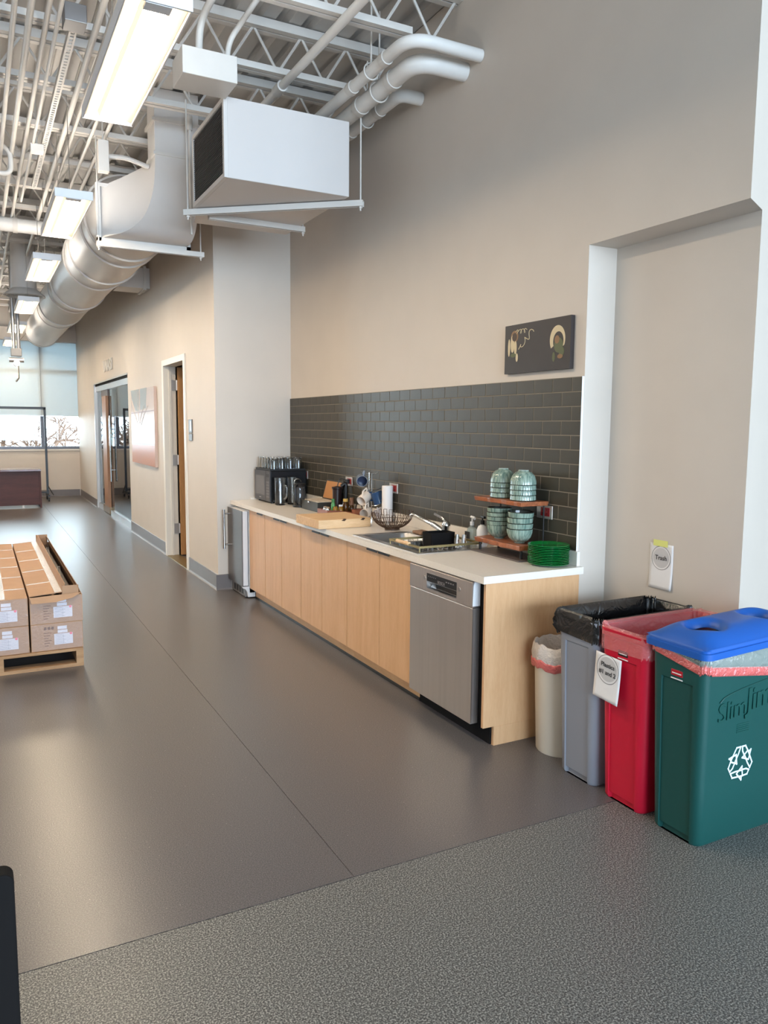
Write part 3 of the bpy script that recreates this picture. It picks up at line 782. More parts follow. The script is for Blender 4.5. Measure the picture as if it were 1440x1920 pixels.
# countertop with the sink cut-out and the low upstand
ct = thing('countertop', 'long white quartz countertop with low upstand', 'countertop', (0.3, 2.1, 0.845))
SX0, SX1, SY0, SY1 = 0.07, 0.50, 0.74, 1.56
m = MB().box((0, 0, 0.843), (SX0, 4.268, 0.88)).box((SX1, 0, 0.843), (XW-0.001, 4.268, 0.88)).box((SX0, 0, 0.843), (SX1, SY0, 0.88)).box((SX0, SY1, 0.843), (SX1, 4.268, 0.88))
m.build('slab', QUARTZ, ct)
box('upstand', (0.613, 0.03, 0.8802), (XW-0.001, 4.268, 0.957), QUARTZ, ct, 0.002)
box('upstand', (0.20, 4.248, 0.8802), (0.6128, 4.268, 0.90), QUARTZ, ct, 0.002)

# cabinets
def cabinet(y0, y1, doors, label):
    t = thing('base_cabinet', label, 'cabinet', (0.3, (y0+y1)/2, 0), 'maple base cabinets')
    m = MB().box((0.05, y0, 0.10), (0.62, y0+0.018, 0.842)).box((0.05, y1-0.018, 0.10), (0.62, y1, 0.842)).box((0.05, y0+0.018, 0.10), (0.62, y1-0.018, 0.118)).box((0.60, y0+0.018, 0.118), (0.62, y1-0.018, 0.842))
    m.build('body', mat('cabinet_shadow_side', (120, 88, 60), 0.6), t)  # shade of the door gaps put into a darker body colour
    box('toe_board', (0.085, y0, 0.02), (0.10, y1, 0.10), MAPLEH, t); box('toe_strip', (0.082, y0, 0.0), (0.10, y1, 0.02), BLACK, t)
    n = len(doors)-1
    for k in range(n):
        a, b = doors[k]+0.003, doors[k+1]-0.003
        d = box('door', (0.028, a, 0.102), (0.048, b, 0.832), MAPLE, t, 0.0012)
        if n == 2: ya, yb = ((b-0.15, b-0.005) if k == 0 else (a+0.005, a+0.15))
        else: ya, yb = a+0.02, a+0.17
        MB().box((0.012, ya, 0.8335), (0.046, yb, 0.8355)).box((0.012, ya, 0.824), (0.014, yb, 0.8335)).build('edge_pull', DARKM, d)
    return t
cabinet(0.745, 1.640, [0.745, 1.160, 1.640], 'maple two-door cabinet under the sink, next to the dishwasher')
cabinet(1.642, 2.486, [1.642, 2.072, 2.486], 'maple two-door cabinet below the thick wooden board')
cabinet(2.488, 3.330, [2.488, 2.916, 3.330], 'maple two-door cabinet below the tea box')
cabinet(3.332, 3.765, [3.332, 3.765], 'narrow single-door maple cabinet next to the fridge')
t = thing('end_panel', 'maple end panel beside the dishwasher with toe notch', 'panel', (0.3, 0.02, 0))
MB().prism_dir([(0.026, 0.018, 0.10), (0.026, 0.018, 0.842), (0.622, 0.018, 0.842), (0.622, 0.018, 0.0), (0.092, 0.018, 0.0), (0.092, 0.018, 0.10)], (0, 0.018, 0)).build('panel_board', MAPLE, t, bevel=0.001)
box('toe_return', (0.094, 0.0165, 0.0), (0.622, 0.0178, 0.098), MAPLE, t)

# dishwasher
t = thing('dishwasher', 'stainless dishwasher at the near end of the counter', 'dishwasher', (0.3, 0.41, 0))
DY0, DY1 = 0.105, 0.738
box('tub', (0.06, DY0+0.015, 0.10), (0.60, DY1-0.01, 0.838), BLACKM, t)
d = MB().prism_dir([(0.008, DY0, 0.095), (0.008, DY0, 0.70), (0.055, DY0, 0.70), (0.055, DY0, 0.095)], (0, DY1-DY0, 0)).build('door', STAIN, t, bevel=0.003)
# control fascia with a pocket for the hand
pk0, pk1 = 0.25, 0.55
fz0, fz1 = 0.703, 0.836
c = MB()
c.prism_dir([(0.006, DY0, fz0), (0.006, DY0, fz1-0.006), (0.012, DY0, fz1), (0.055, DY0, fz1), (0.055, DY0, fz0)], (0, pk0-DY0, 0))
c.prism_dir([(0.006, pk1, fz0), (0.006, pk1, fz1-0.006), (0.012, pk1, fz1), (0.055, pk1, fz1), (0.055, pk1, fz0)], (0, DY1-pk1, 0))
c.prism_dir([(0.006, pk0, 0.806), (0.006, pk0, fz1-0.006), (0.012, pk0, fz1), (0.055, pk0, fz1), (0.055, pk0, 0.806)], (0, pk1-pk0, 0))
c.box((0.006, pk0, fz0), (0.055, pk1, 0.722)); c.box((0.045, pk0, 0.722), (0.055, pk1, 0.806))
fa = c.build('control_fascia', STAIN, t)
box('display_strip', (0.0052, pk0, 0.762), (0.044, pk1, 0.806), BLACK, fa)
MB().prism_dir([(0.006, pk0+0.005, 0.722), (0.03, pk0+0.005, 0.722), (0.045, pk0+0.005, 0.745), (0.044, pk0+0.005, 0.745), (0.028, pk0+0.005, 0.725)], (0, pk1-pk0-0.01, 0)).build('grip', CHROME, fa)
text('maker_mark', 'BOSCH', 0.022, (0.0048, 0.40, 0.773), (0, -1, 0), (0, 0, 1), STAINL, fa, 0.0003, 0.0006)
for k in range(5): MB().cyl((0.0045, 0.53-0.018*k, 0.790), (0.0055, 0.53-0.018*k, 0.790), 0.003, n=8).build('button', STAINL, fa)
for k in range(4): MB().box((0.0045, 0.275+0.022*k, 0.786), (0.0055, 0.288+0.022*k, 0.792)).build('button', STAINL, fa)
for y in (0.225, 0.575): MB().cyl((0.004, y, 0.775), (0.007, y, 0.775), 0.011, n=16).build('badge', STAINL, fa)
MB().prism_dir([(0.008, DY0-0.0015, 0.71), (0.012, DY0-0.0015, 0.815), (0.018, DY0-0.0015, 0.834), (0.053, DY0-0.0015, 0.834), (0.053, DY0-0.0015, 0.71)], (0, 0.0012, 0)).build('side_cap', WHITEP, fa)
box('side_edge', (0.0085, DY0-0.0015, 0.10), (0.014, DY0-0.0002, 0.70), STAINL, d)
box('kick_plate', (0.085, 0.04, 0.0), (0.095, DY1+0.004, 0.094), BLACKM, t)
box('side_gap', (0.055, 0.038, 0.10), (0.07, DY0+0.012, 0.84), BLACKM, t)

# under-counter fridge
t = thing('fridge', 'stainless under-counter fridge with bar handle at the far end', 'fridge', (0.25, 4.0, 0))
FY0, FY1 = 3.795, 4.245
box('cabinet_body', (0.03, FY0, 0.05), (0.60, FY1, 0.825), WHITEP, t, 0.004)
d = box('door', (-0.035, FY0, 0.115), (-0.026, FY1, 0.822), mat('dark_brushed_steel', (126, 118, 114), 0.42, 1.0), t, 0.003)
box('door_liner', (-0.026, FY0+0.001, 0.12), (0.022, FY1-0.01, 0.818), WHITEP, d, 0.004)
h = MB().cyl((-0.085, 4.20, 0.42), (-0.085, 4.20, 0.80), 0.011, n=14)
for z in (0.46, 0.76): h.cyl((-0.035, 4.20, z), (-0.085, 4.20, z), 0.007, n=10)
h.build('bar_handle', CHROME, d, True)
m = MB().box((0.0, FY0+0.03, 0.012), (0.02, FY1, 0.105)); m.build('kick_grille', mat('kick_grey', (130, 124, 120), 0.4, 0.5), t)
for k in range(4): box('grille_slot', (-0.002, 3.88+0.08*k, 0.03), (0.0, 3.93+0.08*k, 0.085), DARKM, t)
MB().prism_dir([(-0.03, FY0, 0.113), (0.09, FY0, 0.113), (0.09, FY0, 0.012), (0.02, FY0, 0.012), (0.014, FY0, 0.055), (-0.004, FY0, 0.088), (-0.03, FY0, 0.10)], (0, 0.028, 0)).build('hinge_foot', WHITEP, t, bevel=0.003)

# outlets
for (y, l) in ((3.86, 'by the microwave, mostly hidden'), (2.87, 'behind the black kettle'), (2.075, 'above the paper towel roll'), (0.31, 'at the right end beside the bowls')):
    t = thing('wall_outlet', 'steel wall outlet with red sockets '+l, 'outlet', (0.62, y, 1.14), 'red outlets on the backsplash')
    pl = box('cover_plate', (0.6165, y-0.066, 1.104), (0.6212, y+0.066, 1.178), mat('outlet_steel', (206, 196, 188), 0.3, 0.7), t, 0.0015)
    rd_ = box('socket_block', (0.6145, y-0.046, 1.118), (0.6175, y+0.030, 1.166), mat('socket_red', (150, 34, 34), 0.4), t, 0.002)
    for s in (-0.025, 0.012):
        MB().box((0.6138, y+s-0.006, 1.148), (0.6146, y+s-0.004, 1.158)).box((0.6138, y+s+0.004, 1.148), (0.6146, y+s+0.006, 1.158)).box((0.6138, y+s-0.003, 1.13), (0.6146, y+s+0.003, 1.136)).build('slot', VOID, rd_)

# stainless double sink dropped into the counter
t = thing('sink', 'stainless steel double sink set into the white countertop', 'sink', (0.29, 1.15, 0.72))
def bowl_rings(y0, y1):
    cx, cy = 0.262, (y0+y1)/2; hx, hy = 0.172, (y1-y0)/2
    r = [rrect(cx, cy, hx, hy, 0.06, 0.8825), rrect(cx, cy, hx-0.006, hy-0.006, 0.06, 0.872), rrect(cx, cy, hx-0.02, hy-0.02, 0.05, 0.74), rrect(cx, cy, hx-0.06, hy-0.06, 0.04, 0.722)]
    return r
for y0, y1 in ((0.765, 1.135), (1.165, 1.535)):
    b = MB().loft(bowl_rings(y0, y1), cap0=False).build('basin', STAINL, t, True, sharp=60)
    MB().cyl((0.262, (y0+y1)/2, 0.7225), (0.262, (y0+y1)/2, 0.726), 0.04, n=20).build('drain', CHROME, b, True)
m = MB()
for a, b in (((0.045, 0.715), (0.535, 0.767)), ((0.045, 1.533), (0.535, 1.585)), ((0.045, 0.767), (0.092, 1.533)), ((0.432, 0.767), (0.535, 1.533)), ((0.092, 1.133), (0.432, 1.167))):
    m.box((a[0], a[1], 0.8805), (b[0], b[1], 0.8835))
m.build('rim', STAINL, t)
# faucet
t = thing('faucet', 'chrome single-lever kitchen faucet with long spout', 'faucet', (0.485, 1.115, 0.884))
MB().lathe([(0.034, 0), (0.033, 0.008), (0.026, 0.015), (0.024, 0.075), (0.027, 0.09), (0.026, 0.11), (0.012, 0.124), (0.001, 0.126)], (0.485, 1.115, 0.884), 24).build('body', CHROME, t, True)
MB().tube(bend([(0.485, 1.12, 0.925), (0.478, 1.25, 0.965), (0.462, 1.47, 1.005), (0.458, 1.515, 1.008), (0.456, 1.525, 0.985)], 0.03), [0.017]*7+[0.0135]*8+[0.0125]*8, 14).build('spout', CHROME, t, True)
MB().tube(bend([(0.485, 1.115, 0.99), (0.478, 1.14, 1.02), (0.455, 1.21, 1.045)], 0.03), 0.009, 10).build('lever', CHROME, t, True)
# drying rack over the near basin, black caddy with chrome bits
BRASS = mat('olive_brass', (140, 124, 84), 0.4, 0.5)
t = thing('drying_rack', 'brass-coloured over-sink drying rack with wooden handle', 'dish rack', (0.28, 0.93, 0.885))
RX0, RX1, RY0, RY1, RZ = 0.075, 0.515, 0.755, 1.125, 0.905
m = MB().box((RX0, RY0, RZ), (RX1, RY0+0.012, RZ+0.012)).box((RX0, RY1-0.012, RZ), (RX1, RY1, RZ+0.012)).box((RX1-0.012, RY0+0.012, RZ), (RX1, RY1-0.012, RZ+0.012)).box((RX0, RY0+0.012, RZ), (RX0+0.012, RY1-0.012, RZ+0.012))
m.build('frame', BRASS, t)
MB().cyl((RX0+0.004, 0.88, RZ+0.012), (RX0+0.004, 1.03, RZ+0.012), 0.011, n=12).build('wooden_handle', PINE, t, True)
m = MB()
for k in range(12):
    x = RX0+0.03+k*0.034; m.tube(bend([(x, RY0+0.006, RZ), (x, RY0+0.02, RZ-0.045), (x, RY1-0.02, RZ-0.045), (x, RY1-0.006, RZ)], 0.01, 3), 0.002, 5)
for y in (0.85, 0.94, 1.03): m.tube([(RX0+0.02, y, RZ-0.045), (RX1-0.02, y, RZ-0.045)], 0.002, 5)
m.build('wires', CHROME, t)['kind'] = 'stuff'
for x in (RX0+0.005, RX1-0.007):
    for y in (RY0+0.004, RY1-0.006): MB().cyl((x, y, 0.8838), (x, y, RZ), 0.004, n=8).build('foot', BRASS, t)
t = thing('sink_caddy', 'black caddy standing in the drying rack by the faucet', 'caddy', (0.36, 1.0, 0.862))
m = MB().loft([rrect(0.37, 1.02, 0.085, 0.055, 0.012, 0.865), rrect(0.37, 1.02, 0.088, 0.058, 0.012, 0.955), rrect(0.37, 1.02, 0.082, 0.052, 0.010, 0.955), rrect(0.37, 1.02, 0.080, 0.050, 0.010, 0.875)]); m.build('tub', BLACKM, t)
for k, (x, y) in enumerate(((0.45, 0.86), (0.42, 0.89))):
    MB().tube([(x, y, 0.868), (x+0.01, y+0.01, 0.95)], [0.016, 0.012], 12).build('cutlery_cup', CHROME, t, True)
sp = MB().box((0.44, 1.36, 0.884), (0.525, 1.48, 0.905)).build('dish_cloth', mat('brown_cloth', (150, 118, 96), 0.9, noise=0.2, nscale=40), None, bevel=0.008)
tag(sp, 'folded tan dish cloth behind the far basin', 'cloth')

# soap bottles
t = thing('soap_bottle', 'clear pump soap bottle with black print by the faucet', 'soap', (0.575, 0.955, 0.88))
MB().lathe([(0.0, 0), (0.030, 0), (0.033, 0.006), (0.033, 0.075), (0.028, 0.095), (0.014, 0.103), (0.014, 0.112)], (0.575, 0.955, 0.8805), 20, cap1=True).build('bottle', mat('soapy_clear', (190, 205, 205), 0.08, trans=0.6), t, True)
MB().box((0.541, 0.93, 0.895), (0.5425, 0.985, 0.955)).build('print', INK, t)
MB().cyl((0.575, 0.955, 0.992), (0.575, 0.955, 1.015), 0.013, n=14).cyl((0.575, 0.955, 1.015), (0.575, 0.955, 1.045), 0.005, n=8).tube([(0.575, 0.965, 1.045), (0.565, 0.92, 1.045), (0.56, 0.905, 1.038)], 0.008, 8).build('pump', WHITEP, t, True)
t = thing('soap_bottle', 'white pump bottle with black cap behind the wooden shelf', 'soap', (0.555, 0.815, 0.88))
MB().lathe([(0.0, 0), (0.032, 0), (0.034, 0.006), (0.034, 0.10), (0.024, 0.125), (0.013, 0.13), (0.013, 0.135)], (0.555, 0.815, 0.8805), 20, cap1=True).build('bottle', WHITEP, t, True)
MB().cyl((0.555, 0.815, 1.0155), (0.555, 0.815, 1.04), 0.014, n=14).cyl((0.555, 0.815, 1.04), (0.555, 0.815, 1.062), 0.005, n=8).tube([(0.555, 0.825, 1.062), (0.55, 0.785, 1.06)], 0.008, 8).build('pump', BLACK, t, True)

# two-tier live-edge shelf on a dark tray
t = tag(box('serving_tray', (0.405, 0.255, 0.8805), (0.605, 0.725, 0.888), mat('slate_tray', (92, 82, 78), 0.35), None, 0.002), 'flat dark slate tray under the wooden shelf', 'tray')
t = thing('counter_shelf', 'two-tier live-edge wooden counter shelf holding bowls', 'shelf', (0.51, 0.49, 0.888))
def live(z0, z1, seed, y0, y1, x0, x1):
    rnd = random.Random(seed); n = 14; top = []
    for k in range(n+1): top.append((x0+rnd.uniform(-0.006, 0.006), y0+(y1-y0)*k/n))
    for k in range(4): top.append((x0+(x1-x0)*(k+1)/5, y1+rnd.uniform(-0.008, 0.008)))
    for k in range(n+1): top.append((x1, y1-(y1-y0)*k/n))
    for k in range(4): top.append((x1-(x1-x0)*(k+1)/5, y0+rnd.uniform(-0.003, 0.003)))
    bot = [(0.51+(x-0.51)*0.95, 0.49+(y-0.49)*0.985) for x, y in top]
    return MB().loft([[(x, y, z0) for x, y in bot], [(x, y, z1) for x, y in top]])
live(0.936, 0.964, 3, 0.275, 0.715, 0.425, 0.607).build('lower_board', ACACIA, t, bevel=0.003)
live(1.180, 1.204, 4, 0.265, 0.71, 0.42, 0.610).build('upper_board', ACACIA, t, bevel=0.003)
for x in (0.455, 0.59):
    for y in (0.30, 0.69):
        MB().cyl((x, y, 0.888), (x, y, 0.937), 0.008, n=10).build('foot', DARKM, t); 
for x, y in ((0.60, 0.295), (0.60, 0.695)): MB().cyl((x, y, 0.963), (x, y, 1.181), 0.005, n=10).build('rod', DARKM, t, True)
# ribbed bowls
def make_bowl(inv):
    prof = [(0.028, 0.0), (0.030, 0.006), (0.045, 0.012), (0.062, 0.032), (0.070, 0.058), (0.0715, 0.078)]
    inn = [(0.068, 0.078), (0.066, 0.058), (0.058, 0.035), (0.042, 0.018), (0.0, 0.014)]
    a = MB().lathe(prof, (0,0,0), 144, 0.013, 36, cap0=True); b = MB().lathe(inn, (0,0,0), 48)
    rim = MB().lathe([(0.0715, 0.078), (0.0725, 0.0795), (0.070, 0.082), (0.067, 0.0795), (0.068, 0.078)], (0,0,0), 48)
    foot = MB().lathe([(0.028, -0.0005), (0.029, 0.004), (0.027, 0.004), (0.026, -0.0005)], (0,0,0), 32)
    if inv:
        for q in (a, b, rim, foot): q.v = [(x, -y, -z+0.082) for x, y, z in q.v]
    return a, b, rim, foot
bowl_src = {}
def bowl(x, y, z, inv, tilt, label, group):
    if inv not in bowl_src:
        t = thing('ribbed_bowl', label, 'bowl', (0, 0, 0), group)
        a, b, rim, foot = make_bowl(inv)
        a.build('outer_wall', CELADON, t, True); b.build('inner_wall', GLAZED, t, True); rim.build('rim', GLAZED, t, True); foot.build('foot_ring', mat('pale_foot', (190, 196, 186), 0.4), t, True)
        bowl_src[inv] = t
        t.location = (x, y, z); t.rotation_euler = (tilt, 0, 0); return
    o = dup(bowl_src[inv], (x, y, z), label, group); o.rotation_euler = (tilt, 0, random.uniform(0, 6))
for (x, y, n, nm) in ((0.512, 0.37, 4, 'nearer'), (0.518, 0.565, 4, 'farther')):
    for k in range(n):
        bowl(x+random.uniform(-.001, .001), y, 1.2045+k*0.0285, True, 0, 'celadon ribbed bowl upside down, %s from the bottom of the %s upper stack' % (NTH[k], nm), 'upside-down bowls on the upper board')
for (x, y, n, nm, dz) in ((0.508, 0.385, 4, 'nearer', 0.0315), (0.512, 0.585, 5, 'farther', 0.0245)):
    for k in range(n):
        bowl(x+random.uniform(-.002, .002), y, 0.9655+k*dz, False, radians(2) if k == n-1 else 0, 'celadon ribbed bowl upright, %s from the bottom of the %s lower stack' % (NTH[k], nm), 'upright bowls on the lower board')
# green glass plates
src = None
for k in range(12):
    lab = 'green glass plate, %s from the bottom of the stack' % NTH[k]
    loc = (0.513+random.uniform(-.002, .002), 0.140+random.uniform(-.002, .002), 0.8805+k*0.0088)
    if src is None:
        src = tag(MB().lathe([(0.0, 0.0), (0.060, 0.0), (0.085, 0.004), (0.105, 0.0105), (0.109, 0.0115), (0.109, 0.0145), (0.105, 0.015), (0.084, 0.0075), (0.058, 0.0035), (0.0, 0.0035)], (0,0,0), 44).build('glass_plate', GREENG, None, True), lab, 'plate', 'stack of green plates')
        src.location = loc
    else:
        o = src.copy(); COL.objects.link(o); o.location = loc; o['label'] = lab

# microwave with tray of upturned tumblers
t = thing('microwave', 'black microwave in the far corner of the counter', 'microwave', (0.4, 4.0, 0.88))
MX0, MX1, MY0, MY1, MZ0, MZ1 = 0.235, 0.60, 3.785, 4.225, 0.892, 1.185
box('case', (MX0+0.012, MY0, MZ0), (MX1, MY1, MZ1), mat('gloss_black', (14, 14, 17), 0.25), t, 0.005)
d = box('door', (MX0, MY0+0.115, MZ0+0.004), (MX0+0.012, MY1, MZ1-0.004), mat('dark_grey_gloss', (64, 62, 66), 0.3), t, 0.003)
box('door_window', (MX0-0.0012, MY0+0.15, MZ0+0.06), (MX0+0.001, MY1-0.035, MZ1-0.055), mat('mesh_window', (104, 102, 104), 0.25), d)
box('maker_mark', (MX0-0.001, (MY0+MY1)/2+0.03, MZ0+0.028), (MX0+0.001, (MY0+MY1)/2+0.08, MZ0+0.036), STAINL, d)
cp = box('control_panel', (MX0, MY0, MZ0+0.004), (MX0+0.012, MY0+0.112, MZ1-0.004), mat('dark_grey_gloss', (64, 62, 66), 0.3), t, 0.003)
box('display', (MX0-0.001, MY0+0.02, MZ1-0.06), (MX0+0.001, MY0+0.095, MZ1-0.03), BLACK, cp)
for r in range(6):
    for c in range(2):
        box('button', (MX0-0.0012, MY0+0.018+c*0.042, MZ0+0.04+r*0.027), (MX0+0.001, MY0+0.054+c*0.042, MZ0+0.058+r*0.027), mat('button_grey', (150, 148, 148) if r == 5 else (112, 110, 112), 0.4), cp)
for x in (MX0+0.04, MX1-0.04):
    for y in (MY0+0.04, MY1-0.04): MB().cyl((x, y, 0.8802), (x, y, MZ0+0.002), 0.013, n=10).build('foot', BLACK, t)
t = thing('tumbler_tray', 'black rimmed tray on top of the microwave', 'tray', (0.42, 4.0, MZ1))
m = MB().box((0.245, 3.80, MZ1+0.0005), (0.595, 4.215, MZ1+0.007))
m.build('tray_base', BLACK, t)
m = MB().box((0.245, 3.80, MZ1+0.007), (0.250, 4.215, MZ1+0.016)).box((0.590, 3.80, MZ1+0.007), (0.595, 4.215, MZ1+0.016)).box((0.25, 3.80, MZ1+0.007), (0.59, 3.805, MZ1+0.016)).box((0.25, 4.21, MZ1+0.007), (0.59, 4.215, MZ1+0.016)); m.build('tray_rim', BLACK, t)
src = None
for i in range(4):
    for j in range(5):
        loc = (0.297+i*0.082, 3.845+j*0.081, MZ1+0.0075)
        lab = 'clear upside-down tumbler over the microwave, row %s from the room, %s from near side' % (('one', 'two', 'three', 'four')[i], NTH[j])
        if src is None:
            src = thing('tumbler', lab, 'glass', loc, 'tumblers upside down on the tray')
            q = MB().lathe([(0.036, 0.0), (0.035, 0.03), (0.0335, 0.08), (0.030, 0.108), (0.026, 0.114), (0.0, 0.114), (0.0, 0.102), (0.026, 0.102), (0.031, 0.078), (0.033, 0.03), (0.034, 0.0), (0.036, 0.0)], loc, 18)
            q.build('glass_wall', GLASS, src, True)
        else: dup(src, loc, lab)

# glass pitchers and the coffee carafe
def pitcher(x, y, label):
    t = thing('glass_pitcher', label, 'pitcher', (x, y, 0.8805), 'tall glass pitchers')
    MB().lathe([(0.0, 0.0), (0.046, 0.0), (0.049, 0.004), (0.050, 0.25), (0.0475, 0.25), (0.0465, 0.016), (0.0, 0.014)], (x, y, 0.8805), 28).build('jug', GLASS, t, True)
    MB().tube(bend([(x+0.012, y-0.048, 1.065), (x+0.03, y-0.085, 1.06), (x+0.03, y-0.085, 0.95), (x+0.012, y-0.048, 0.935)], 0.03), 0.007, 10).build('handle', GLASS, t, True)
    MB().cyl((x, y, 0.897), (x, y, 1.125), 0.006, n=10).build('stirrer', CHROME, t, True)
pitcher(0.29, 3.655, 'tall glass pitcher standing in front of the microwave')
pitcher(0.42, 3.685, 'tall glass pitcher behind the coffee carafe')
t = thing('coffee_carafe', 'glass carafe with black collar and handle beside the tea box', 'carafe', (0.39, 3.43, 0.88))
MB().lathe([(0.0, 0.0), (0.060, 0.0), (0.062, 0.012), (0.058, 0.02), (0.0, 0.02)], (0.39, 3.43, 0.8805), 24).build('base', BLACK, t, True)
MB().lathe([(0.052, 0.021), (0.060, 0.05), (0.060, 0.10), (0.050, 0.15), (0.044, 0.185), (0.052, 0.205), (0.050, 0.205), (0.042, 0.185), (0.048, 0.15), (0.058, 0.10), (0.058, 0.05), (0.050, 0.021)], (0.39, 3.43, 0.8805), 28).build('glass_body', mat('smoky_glass', (150, 150, 150), 0.02, trans=0.85), t, True)
MB().lathe([(0.046, 0.182), (0.054, 0.207), (0.050, 0.212), (0.0, 0.214)], (0.39, 3.43, 0.8805), 24).build('lid', BLACK, t, True)
MB().tube(bend([(0.352, 3.39, 1.075), (0.32, 3.35, 1.07), (0.318, 3.345, 0.93), (0.345, 3.385, 0.915)], 0.03), 0.012, 10).build('handle', BLACK, t, True)
MB().tube(arc((0.42, 3.55, 1.09), 0.035, 0, 330, 18, 'xz'), 0.004, 6).build('strap_loop', CHROME, t, True)

# dark tea box with its lid leaning open to the wall
DGREEN = mat('dark_green_leather', (52, 50, 44), 0.5, noise=0.15, nscale=30)
t = thing('tea_box', 'dark green tea box with tan-lined lid open against the wall', 'box', (0.45, 3.1, 0.88))
m = MB().box((0.36, 2.94, 0.8805), (0.56, 3.30, 0.888)).box((0.36, 2.94, 0.888), (0.366, 3.30, 0.962)).box((0.554, 2.94, 0.888), (0.56, 3.30, 0.962)).box((0.366, 2.94, 0.888), (0.554, 2.946, 0.962)).box((0.366, 3.294, 0.888), (0.554, 3.30, 0.962)); m.build('box_body', DGREEN, t, bevel=0.002)
m = MB(); m.prism_dir([(0.556, 2.94, 0.964), (0.600, 2.94, 1.135), (0.608, 2.94, 1.133), (0.564, 2.94, 0.962)], (0, 0.36, 0)); ld = m.build('lid', DGREEN, t)
MB().prism_dir([(0.5535, 2.965, 0.975), (0.5935, 2.965, 1.122), (0.5945, 2.965, 1.1215), (0.5545, 2.965, 0.9745)], (0, 0.31, 0)).build('lid_lining', mat('tan_lining', (176, 124, 76), 0.6), ld)
for k in range(4): box('tea_packet', (0.38, 2.96+0.083*k, 0.888), (0.545, 3.03+0.083*k, 0.966), mat('packet_cream', (206, 190, 170), 0.6, noise=0.2, nscale=30), t)
MB().lathe([(0.0, 0.0), (0.009, 0.002), (0.011, 0.010), (0.006, 0.018), (0.0, 0.019)], (0.352, 3.12, 0.945), 12).build('clasp', CHROME, t, True)

# reddish wedge-sided organiser with condiments, black kettle grinder
t = thing('condiment_tray', 'low reddish wooden organiser tray full of condiments', 'tray', (0.44, 2.68, 0.88))
m = MB().box((0.30, 2.60, 0.8805), (0.60, 2.80, 0.887))
m.prism_dir([(0.30, 2.60, 0.887), (0.30, 2.60, 0.932), (0.36, 2.60, 0.932), (0.60, 2.60, 0.900), (0.60, 2.60, 0.887)], (0, 0.008, 0))
m.prism_dir([(0.30, 2.792, 0.887), (0.30, 2.792, 0.932), (0.36, 2.792, 0.932), (0.60, 2.792, 0.900), (0.60, 2.792, 0.887)], (0, 0.008, 0))
m.box((0.30, 2.608, 0.887), (0.308, 2.792, 0.932)).box((0.592, 2.608, 0.887), (0.60, 2.792, 0.900)); m.build('tray_body', REDWOOD, t)
def jar(x, y, r, h, body, cap, ch, name, label, cat='jar', z=0.8875):
    t = thing(name, label, cat, (x, y, z))
    MB().lathe([(0.0, 0.0), (r*0.95, 0.0), (r, 0.004), (r, h*0.8), (r*0.75, h*0.95), (r*0.7, h)], (x, y, z), 18, cap1=True).build('jar_body', body, t, True)
    if cap: MB().cyl((x, y, z+h), (x, y, z+h+ch), r*0.8, n=16).build('cap', cap, t, True)
AMBER = mat('amber_glass', (96, 62, 26), 0.08, trans=0.4)
GOLD = mat('golden_syrup', (190, 140, 50), 0.1, trans=0.5)
jar(0.335, 2.66, 0.018, 0.055, CHROME, CHROME, 0.012, 'shaker', 'chrome shaker at the left end of the organiser tray', 'shaker')
jar(0.335, 2.72, 0.018, 0.055, CHROME, CHROME, 0.012, 'shaker', 'second chrome shaker behind at the tray left end', 'shaker')
jar(0.395, 2.65, 0.020, 0.07, GOLD, None, 0, 'spice_jar', 'small golden jar beside the green bottle')
jar(0.44, 2.645, 0.020, 0.07, GOLD, WHITEP, 0.012, 'spice_jar', 'small golden jar with white cap in the tray middle')
jar(0.405, 2.72, 0.017, 0.095, mat('green_bottle_plastic', (84, 148, 84), 0.3), mat('green_cap', (64, 120, 64), 0.4), 0.03, 'squeeze_bottle', 'green squeeze bottle in the organiser tray', 'bottle')
jar(0.49, 2.66, 0.026, 0.105, AMBER, mat('yellow_cap', (214, 178, 96), 0.4), 0.022, 'spice_jar', 'amber jar with yellow cap')
jar(0.545, 2.66, 0.021, 0.075, AMBER, wood('grinder_wood', (150, 108, 84), (120, 84, 62), 'z', 0.4), 0.06, 'pepper_grinder', 'wooden-topped pepper grinder next to the amber jar', 'grinder')
jar(0.575, 2.75, 0.018, 0.10, AMBER, DARKM, 0.02, 'spice_jar', 'dark brown jar at the back of the tray')
t = thing('round_basket', 'small round brown basket at the right end of the condiments', 'basket', (0.545, 2.53, 0.88))
MB().lathe([(0.0, 0.0), (0.045, 0.0), (0.06, 0.02), (0.062, 0.06), (0.058, 0.06), (0.055, 0.02), (0.0, 0.008)], (0.545, 2.52, 0.8805), 24).build('basket_body', REDWOOD, t, True)
MB().tube(arc((0.545, 2.52, 0.935), 0.06, 0, 180, 16, 'yz'), 0.004, 6).build('basket_handle', DARKM, t, True)
t = thing('black_kettle', 'black electric grinder with cord plugged into the red outlet', 'appliance', (0.52, 2.86, 0.88))
MB().lathe([(0.0, 0.0), (0.045, 0.0), (0.046, 0.01), (0.038, 0.12), (0.040, 0.20), (0.046, 0.205), (0.046, 0.215), (0.0, 0.225)], (0.505, 2.862, 0.8805), 24).build('body', mat('burgundy_black', (40, 26, 26), 0.35), t, True)
MB().tube(bend([(0.545, 2.845, 0.93), (0.58, 2.85, 0.98), (0.585, 2.86, 1.13), (0.545, 2.87, 1.10)], 0.03), 0.016, 10).build('handle', BLACK, t, True)
MB().tube(bend([(0.505, 2.90, 0.90), (0.50, 2.915, 1.0), (0.55, 2.91, 1.17), (0.595, 2.87, 1.15), (0.612, 2.862, 1.14)], 0.05), 0.004, 8).build('cord', BLACK, t, True)
MB().box((0.59, 2.845, 1.125), (0.6135, 2.88, 1.16)).build('plug', BLACK, t, bevel=0.003)

